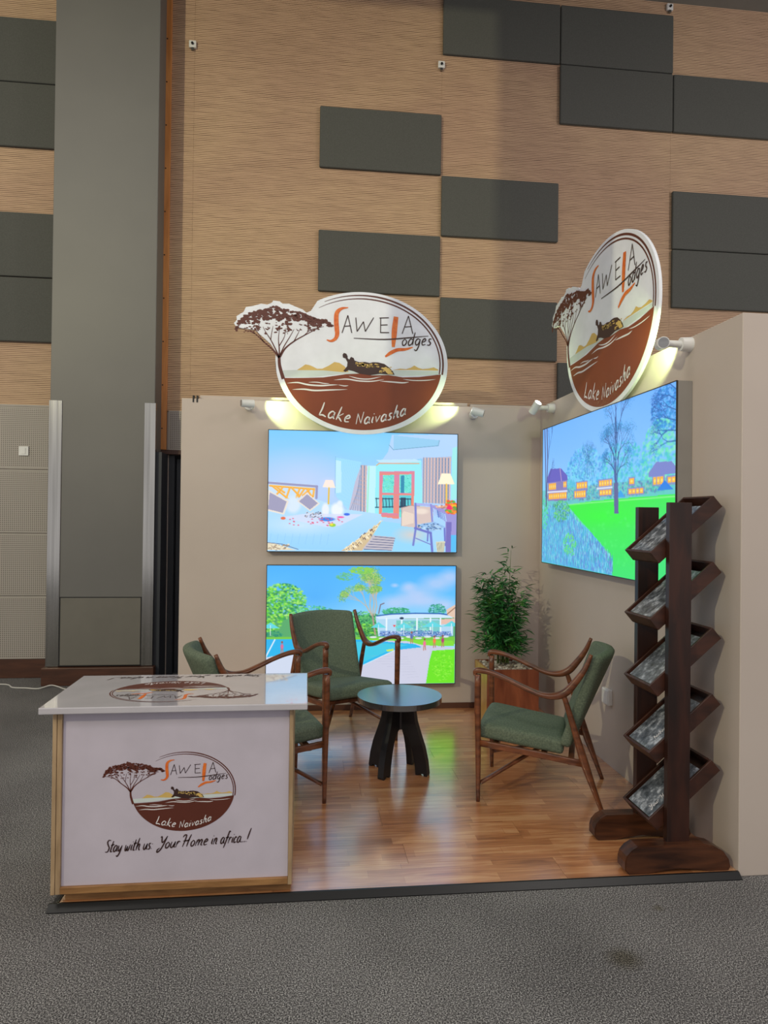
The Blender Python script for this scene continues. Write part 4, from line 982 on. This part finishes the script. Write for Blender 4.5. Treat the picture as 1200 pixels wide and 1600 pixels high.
# ------------------------------------------------------------------ easy chairs
def make_chair(label, loc, rz, rect=None):
    t = thing('easy_chair', label, 'chair', loc, rz, 'walnut easy chairs around the black table')
    wd = MAT['walnut']; h = .284
    for s in (-1, 1):
        y = s*h
        bm = bmesh.new(); sweep(bm, [(.002, y, 0), (0, y, .25), (-.004, y, .5), (-.006, y, .705)], (0, 1, 0), [.0125, .016, .018, .019], [.011, .015, .017, .0175], 4, 12)
        mesh_obj('leg', bm, wd, t, True)
        bm = bmesh.new(); sweep(bm, [(.672, y, 0), (.625, y, .125), (.572, y, .27), (.522, y, .43), (.468, y*.995, .60), (.455, y*.99, .625)], (0, 1, 0), [.0115, .014, .017, .016, .014, .014], [.011, .015, .022, .018, .014, .014], 5, 12)
        mesh_obj('leg', bm, wd, t, True)
        arm = [(-.022, y, .700), (-.018, y, .722), (.01, y, .728), (.07, y, .719), (.152, y, .693), (.245, y, .655), (.33, y*1.0, .624), (.405, y*1.0, .618), (.468, y*.995, .642), (.522, y*.985, .705), (.568, y*.97, .775), (.600, y*.95, .852)]
        bm = bmesh.new(); sweep(bm, arm, (0, 1, 0), [.015, .018, .019, .020, .022, .025, .027, .025, .019, .016, .014, .012], [.008, .015, .016, .014, .0125, .0125, .014, .018, .022, .019, .015, .010], 5, 14)
        mesh_obj('arm', bm, wd, t, True)
        bm = bmesh.new(); sweep(bm, [(.008, y, .325), (.3, y, .298), (.578, y, .268)], (0, 1, 0), [.010]*3, [.0175]*3, 4, 12, 6)
        mesh_obj('side_rail', bm, wd, t, True)
        bm = bmesh.new(); sweep(bm, [(.012, y*.97, .100), (.18, s*.145, .185), (.355, s*.012, .272)], (0, 0, 1), [.009]*3, [.012]*3, 4, 10, 4)
        mesh_obj('brace', bm, wd, t, True)
    for (u, z) in ((.09, .306), (.355, .281), (.50, .266)):
        bm = bmesh.new(); box(bm, u-.016, u+.016, -h+.008, h-.008, z-.014, z+.012, .003); mesh_obj('crossbar', bm, wd, t)
    bm = bmesh.new()
    def sf(p):      # seat: nose drops a little and the pad slopes back
        u = .225+p.x; cr = .010*(1-(p.y/.25)**2)*(1 if p.z > 0 else 0)
        z = .385+p.z-(u-.0)*.125+cr
        if u < .05: z -= (.05-u)**2*4*(1 if p.z > 0 else .2)
        return Vector((u, p.y*(1-.06*(u/.45)), z))
    soft_box(bm, .235, .253, .042, .026, 15, sf); mesh_obj('seat', bm, MAT['green_fabric'], t, True)
    bm = bmesh.new()
    def bf_(p):     # back: x = thickness, z = height; curved in plan, leaning back
        q = (p.z+.262)/.524                    # 0 bottom .. 1 top
        f = 1-(p.y/.262)**2
        u = .462+.165*q+p.x*(1-.1*q)+f*(.02+.062*q)
        z = .335+q*.505+f*.012*q - (p.x)*.25
        return Vector((u, p.y*(.95+.03*q), z))
    soft_box(bm, .032, .262, .262, .026, 17, bf_); mesh_obj('backrest', bm, MAT['green_fabric'], t, True)
    return t
def copy_tree(o, parent=None):
    c = o.copy(); C.objects.link(c)
    if parent: c.parent = parent
    for ch in list(o.children): copy_tree(ch, c)
    return c
c0 = make_chair('green walnut easy chair on the right, facing left towards the black table', (-.8745, -1.617, FZ), math.radians(-22.8))
c1 = copy_tree(c0); c1.location = (-1.561, -.917, FZ); c1.rotation_euler = (0, 0, math.radians(115.2)); c1['label'] = 'green walnut easy chair at the back, in front of the swimming pool screen'
c2 = copy_tree(c0); a_ = math.radians(197); c2.rotation_euler = (0, 0, a_)
c2.location = (-1.835+math.sin(a_)*.284, -1.834-math.cos(a_)*.284, FZ); c2['label'] = 'green walnut easy chair on the left, half hidden behind the white counter'

# ------------------------------------------------------------------ black side table
tb = thing('side_table', 'round black side table with four splayed arched legs between the chairs', 'table', (-1.362, -1.375, FZ))
bm = bmesh.new(); cyl(bm, (0, 0, .436), (0, 0, .470), .263, .263, 72)
es = [e for e in bm.edges if abs(e.verts[0].co.z-e.verts[1].co.z) < 1e-6]
bmesh.ops.bevel(bm, geom=es, offset=.003, segments=2, affect='EDGES')
mesh_obj('table_top', bm, MAT['black_top'], tb)
prof_o = [(.0, .436), (.105, .436), (.108, .38), (.118, .32), (.142, .25), (.172, .17), (.192, .09), (.202, .012)]
prof_i = [(.205, .012), (.200, 0), (.188, .0), (.182, .012), (.150, .012), (.132, .0), (.120, .0), (.122, .05), (.112, .12), (.094, .18), (.072, .235), (.045, .262), (.02, .27), (0, .27)]
outline = prof_o[1:]+[(.199, 0), (.180, 0), (.176, .012), (.148, .012), (.144, 0), (.124, 0)]+[(.118, .06), (.104, .13), (.086, .19), (.064, .235), (.04, .258), (.022, .265), (.022, .436)]
for k in range(4):
    a = math.radians(49.5+90*k+ (7 if k % 2 else 0))
    bm = bmesh.new(); prism(bm, outline, 'y', -.021, .021)
    bmesh.ops.rotate(bm, verts=bm.verts[:], cent=(0, 0, 0), matrix=Matrix.Rotation(a, 3, 'Z'))
    mesh_obj('leg', bm, MAT['black'], tb)
bm = bmesh.new(); cyl(bm, (0, 0, .262), (0, 0, .436), .034, .034, 16); mesh_obj('hub', bm, MAT['black'], tb)

# ------------------------------------------------------------------ planter and bamboo
px_, py_ = (-.39, -.38)
PL = thing('planter', 'square reddish wood planter filled with pebbles in the corner', 'planter', (px_, py_, FZ), 0)
hw, hd, ph = .2, .2, .438
for (x0, x1, y0, y1, nm, mt) in ((-hw, hw, -hd, -hd+.02, 'front_board', 'planter_wood'), (-hw, hw, hd-.02, hd, 'back_board', 'planter_wood'), (-hw, -hw+.02, -hd+.02, hd-.02, 'side_board', 'planter_reflect'), (hw-.02, hw, -hd+.02, hd-.02, 'side_board', 'planter_wood')):
    boxo(nm, x0, x1, y0, y1, 0, ph, MAT[mt], PL, .002, 1)
boxo('soil', -hw+.02, hw-.02, -hd+.02, hd-.02, .01, ph-.03, MAT['soil'], PL)
pms = []
for k in range(4):
    bm = bmesh.new(); bmesh.ops.create_icosphere(bm, subdivisions=2, radius=1)
    rr = random.Random(k)
    ph_ = [rr.uniform(0, 6) for _ in range(3)]
    for v in bm.verts:
        q = 1+.1*math.sin(3*v.co.x+ph_[0])+.08*math.sin(4*v.co.y+ph_[1]); v.co = Vector((v.co.x*.019*q, v.co.y*.015*q, v.co.z*.011*q))
    me = bpy.data.meshes.new('pebble'); bm.to_mesh(me); bm.free(); me.materials.append(MAT['pebble']); smooth(me); pms.append(me)
rr = random.Random(2)
nx, ny = 12, 11
for layer in (0, 1):
    for i in range(nx):
        for j in range(ny):
            x = -hw+.036+(2*hw-.072)*(i+.5*(j % 2)*.8)/(nx-.6); y = -hd+.034+(2*hd-.068)*j/(ny-1)
            if x > hw-.034 or (layer and rr.random() < .35): continue
            o = bpy.data.objects.new('pebble', pms[rr.randrange(4)]); C.objects.link(o); o.parent = PL
            o.location = (x+rr.uniform(-.004, .004), y+rr.uniform(-.004, .004), ph-.027+layer*.015+rr.uniform(-.002, .003))
            o.rotation_euler = (rr.uniform(-.3, .3), rr.uniform(-.3, .3), rr.uniform(0, 3)); o.scale = [rr.uniform(.8, 1.15)]*3
BP = thing('bamboo_plant', 'bushy green bamboo plant growing out of the wooden planter', 'plant', (px_-.015, py_, FZ+ph+.012))
rr = random.Random(11)
bm = bmesh.new()   # leaf: long, folded along the midrib
vs = [bm.verts.new(p) for p in ((0, 0, 0), (.02, .0065, .002), (.05, .0075, .001), (.092, .0, -.010), (.05, -.0075, .001), (.02, -.0065, .002), (.02, 0, -.001), (.046, 0, -.002))]
for f in ((0, 6, 1), (1, 6, 7, 2), (2, 7, 3), (0, 5, 6), (5, 4, 7, 6), (4, 3, 7)): bm.faces.new([vs[k] for k in f])
leaf_me = bpy.data.meshes.new('leaf'); bm.to_mesh(leaf_me); bm.free(); leaf_me.materials.append(MAT['leaf'])
leafs = []
for k in range(17):
    a = rr.uniform(0, 2*PI); r0 = rr.uniform(.0, .06); H_ = rr.uniform(.45, .70) if k > 1 else (.88 if k == 0 else .74)
    lean = rr.uniform(.02, .19) if k > 1 else .02
    if k == 0: a = .3
    base = Vector((r0*math.cos(a), r0*math.sin(a), 0))
    pts = [base+Vector((math.cos(a)*lean*q*q, math.sin(a)*lean*q*q, H_*q)) for q in (0, .25, .5, .75, 1)]
    bm = bmesh.new(); sweep(bm, pts, (0, 1, 0), [.0042, .0038, .003, .0024, .0012], [.0042, .0038, .003, .0024, .0012], 3, 6, 2)
    mesh_obj('cane', bm, MAT['cane'], BP, True)
    P = catmull(pts, 6); nn = len(P)
    for i in range(2, nn):
        q = i/nn
        if k == 0 and q > .78 and i % 2: continue
        for b in range(3 if q < .8 else 2):
            az = rr.uniform(0, 2*PI); bl = rr.uniform(.03, .19)*(1.2-q*.85)*(1 if k else .8)
            tip = P[i]+Vector((math.cos(az)*bl, math.sin(az)*bl, rr.uniform(.0, .06)))
            for l in range(rr.choice((2, 3, 3, 4))):
                st = P[i].lerp(tip, rr.uniform(.45, 1)); la = az+rr.uniform(-1.1, 1.1)
                leafs.append((st, la, rr.uniform(-.5, .55), rr.uniform(.55, 1.05), rr.uniform(-.8, .8)))
def inside(st):       # keep clear of the walls
    w_ = st+Vector((px_-.01, py_, 0)); return w_.x < -.11 and w_.y < -.11
leafs = [l for l in leafs if inside(l[0]) and l[0].z > .08]
leafs.sort(key=lambda l: l[0].y*1.0-l[3]*.05)
joined = bmesh.new()
for i, (st, la, tilt, s, roll) in enumerate(leafs):
    mt = Matrix.Translation(st) @ Matrix.Rotation(la, 4, 'Z') @ Matrix.Rotation(-tilt, 4, 'Y') @ Matrix.Rotation(roll, 4, 'X') @ Matrix.Scale(s, 4)
    if i < 300:
        o = bpy.data.objects.new('leaf', leaf_me); C.objects.link(o); o.parent = BP; o.matrix_local = mt
    else:
        vv = [joined.verts.new(mt @ v.co) for v in leaf_me.vertices]
        for p in leaf_me.polygons: joined.faces.new([vv[k] for k in p.vertices])
fo = mesh_obj('foliage', joined, MAT['leaf'], BP); fo['kind'] = 'stuff'

# ------------------------------------------------------------------ brochure rack
RK = thing('brochure_rack', 'tall dark wood brochure rack with five slanted trays by the right wall', 'rack', (-.27, -2.53, FZ))
ox, oy = -.27, -2.53
def post(y0, y1, z1): boxo('post', -.312-ox, -.205-ox, y0-oy, y1-oy, .09, z1-FZ, MAT['mahogany'], RK, .002, 1)
post(-2.69, -2.655, 1.682); post(-2.39, -2.355, 1.664)
def foot(y0, y1):
    xa, xb = -.527-ox, -.028-ox; hh = .122
    pts = [(xa, .02), (xa, .055), (xa+.008, .082), (xa+.03, .106), (xa+.06, hh), (xb-.125, hh), (xb-.08, .112), (xb-.035, .086), (xb-.008, .05), (xb, .015), (xb-.01, 0), (xb-.10, 0), (xb-.16, .010), ((xa+xb)/2, .018), (xa+.16, .010), (xa+.11, 0), (xa+.02, 0)]
    bm = bmesh.new(); prism(bm, pts, 'y', y0-oy, y1-oy); bmesh.ops.bevel(bm, geom=[e for e in bm.edges if abs(e.verts[0].co.y-e.verts[1].co.y) < 1e-5], offset=.004, segments=2, affect='EDGES')
    mesh_obj('foot', bm, MAT['mahogany_foot'], RK)
foot(-2.728, -2.645); foot(-2.40, -2.325)
th = math.radians(41); L_ = Vector((math.cos(th), 0, math.sin(th))); Nn = Vector((-math.sin(th), 0, math.cos(th)))
ang = Matrix.Rotation(-th, 4, 'Y')
tray_l, tray_h, y0_, y1_ = .405, .066, -2.652, -2.392
labs = ['grey photo brochure lying in the topmost tray of the rack', 'grey photo brochure lying in the second tray from the top of the rack', 'grey photo brochure lying in the middle tray of the rack',
        'grey photo brochure with white lettering in the second tray from the bottom of the rack', 'grey photo brochure reading Your Home in the bottom tray of the rack']
for k in range(5):
    c = Vector((-.384, 0, 1.451-k*.3055))            # near, lower-left, top edge corner
    org = c-Nn*tray_h-Vector((ox, oy, FZ)); org.y = 0
    mt = Matrix.Translation(org) @ ang
    bmt = bmesh.new()
    box(bmt, 0, tray_l, y0_-oy+.004, y1_-oy-.004, 0, .008)
    bmesh.ops.transform(bmt, matrix=mt, verts=bmt.verts[:]); tray = mesh_obj('tray', bmt, MAT['mahogany_tray'], RK)
    for (nm, a, b, c_, d_) in (('tray_side', 0, tray_l, y0_-oy, y0_-oy+.012), ('tray_side', 0, tray_l, y1_-oy-.012, y1_-oy), ('tray_end', .0, .011, y0_-oy+.012, y1_-oy-.012), ('tray_end', tray_l-.011, tray_l, y0_-oy+.012, y1_-oy-.012)):
        b2 = bmesh.new(); box(b2, a, b, c_, d_, 0, tray_h, .001, 1); bmesh.ops.transform(b2, matrix=mt, verts=b2.verts[:]); mesh_obj(nm, b2, MAT['mahogany_tray'], tray)
    # brochures: a pile, the top one in view
    wm = Matrix.Translation(c-Nn*tray_h+Vector((0, 0, 0))) @ ang
    wm = Matrix.Translation(Vector(((c-Nn*tray_h).x, oy, (c-Nn*tray_h).z))) @ ang
    br = thing('brochure', labs[k], 'brochure', (0, 0, 0), 0, 'brochures in the rack')
    br.matrix_world = wm @ Matrix.Translation((.018, 0, .0085))
    th_ = .050
    b2 = bmesh.new(); box(b2, 0, .32, -.105, .105, 0, th_); mesh_obj('pages', b2, MAT['paper'], br)
    b2 = bmesh.new(); box(b2, -.001, .321, -.106, .106, th_, th_+.0012); mesh_obj('cover', b2, MAT['cover'], br)
    Fb = Flat(lambda x, y, l: Vector((x, y, th_+.0013+l)))
    if k == 4: Fb.text('t', 'Your Home', .03, -.07, .028, .0034, .0005, slant=.1, gap=.06)
    if k == 4: Fb.finish({'t': ('title', MAT['white_print'])}, br)
    if k == 3:
        for q in range(7): Fb.stroke('t', [(.06+q*.012, -.064), (.066+q*.012, -.050 if q % 3 else -.042), (.07+q*.012, -.063)], .003, .0005)
        Fb.finish({'t': ('title', MAT['white_print'])}, br)

# ------------------------------------------------------------------ small box on the right wall
t = thing('wall_socket', 'small white socket box low on the right wall behind the chair', 'socket', (0, -1.385, .462))
boxo('housing', -.028, 0, -.05, .05, -.05, .05, MAT['white_plastic'], t, .004)
boxo('face_plate', -.032, -.027, -.043, .043, -.043, .043, MAT['white_plastic'], t, .002)
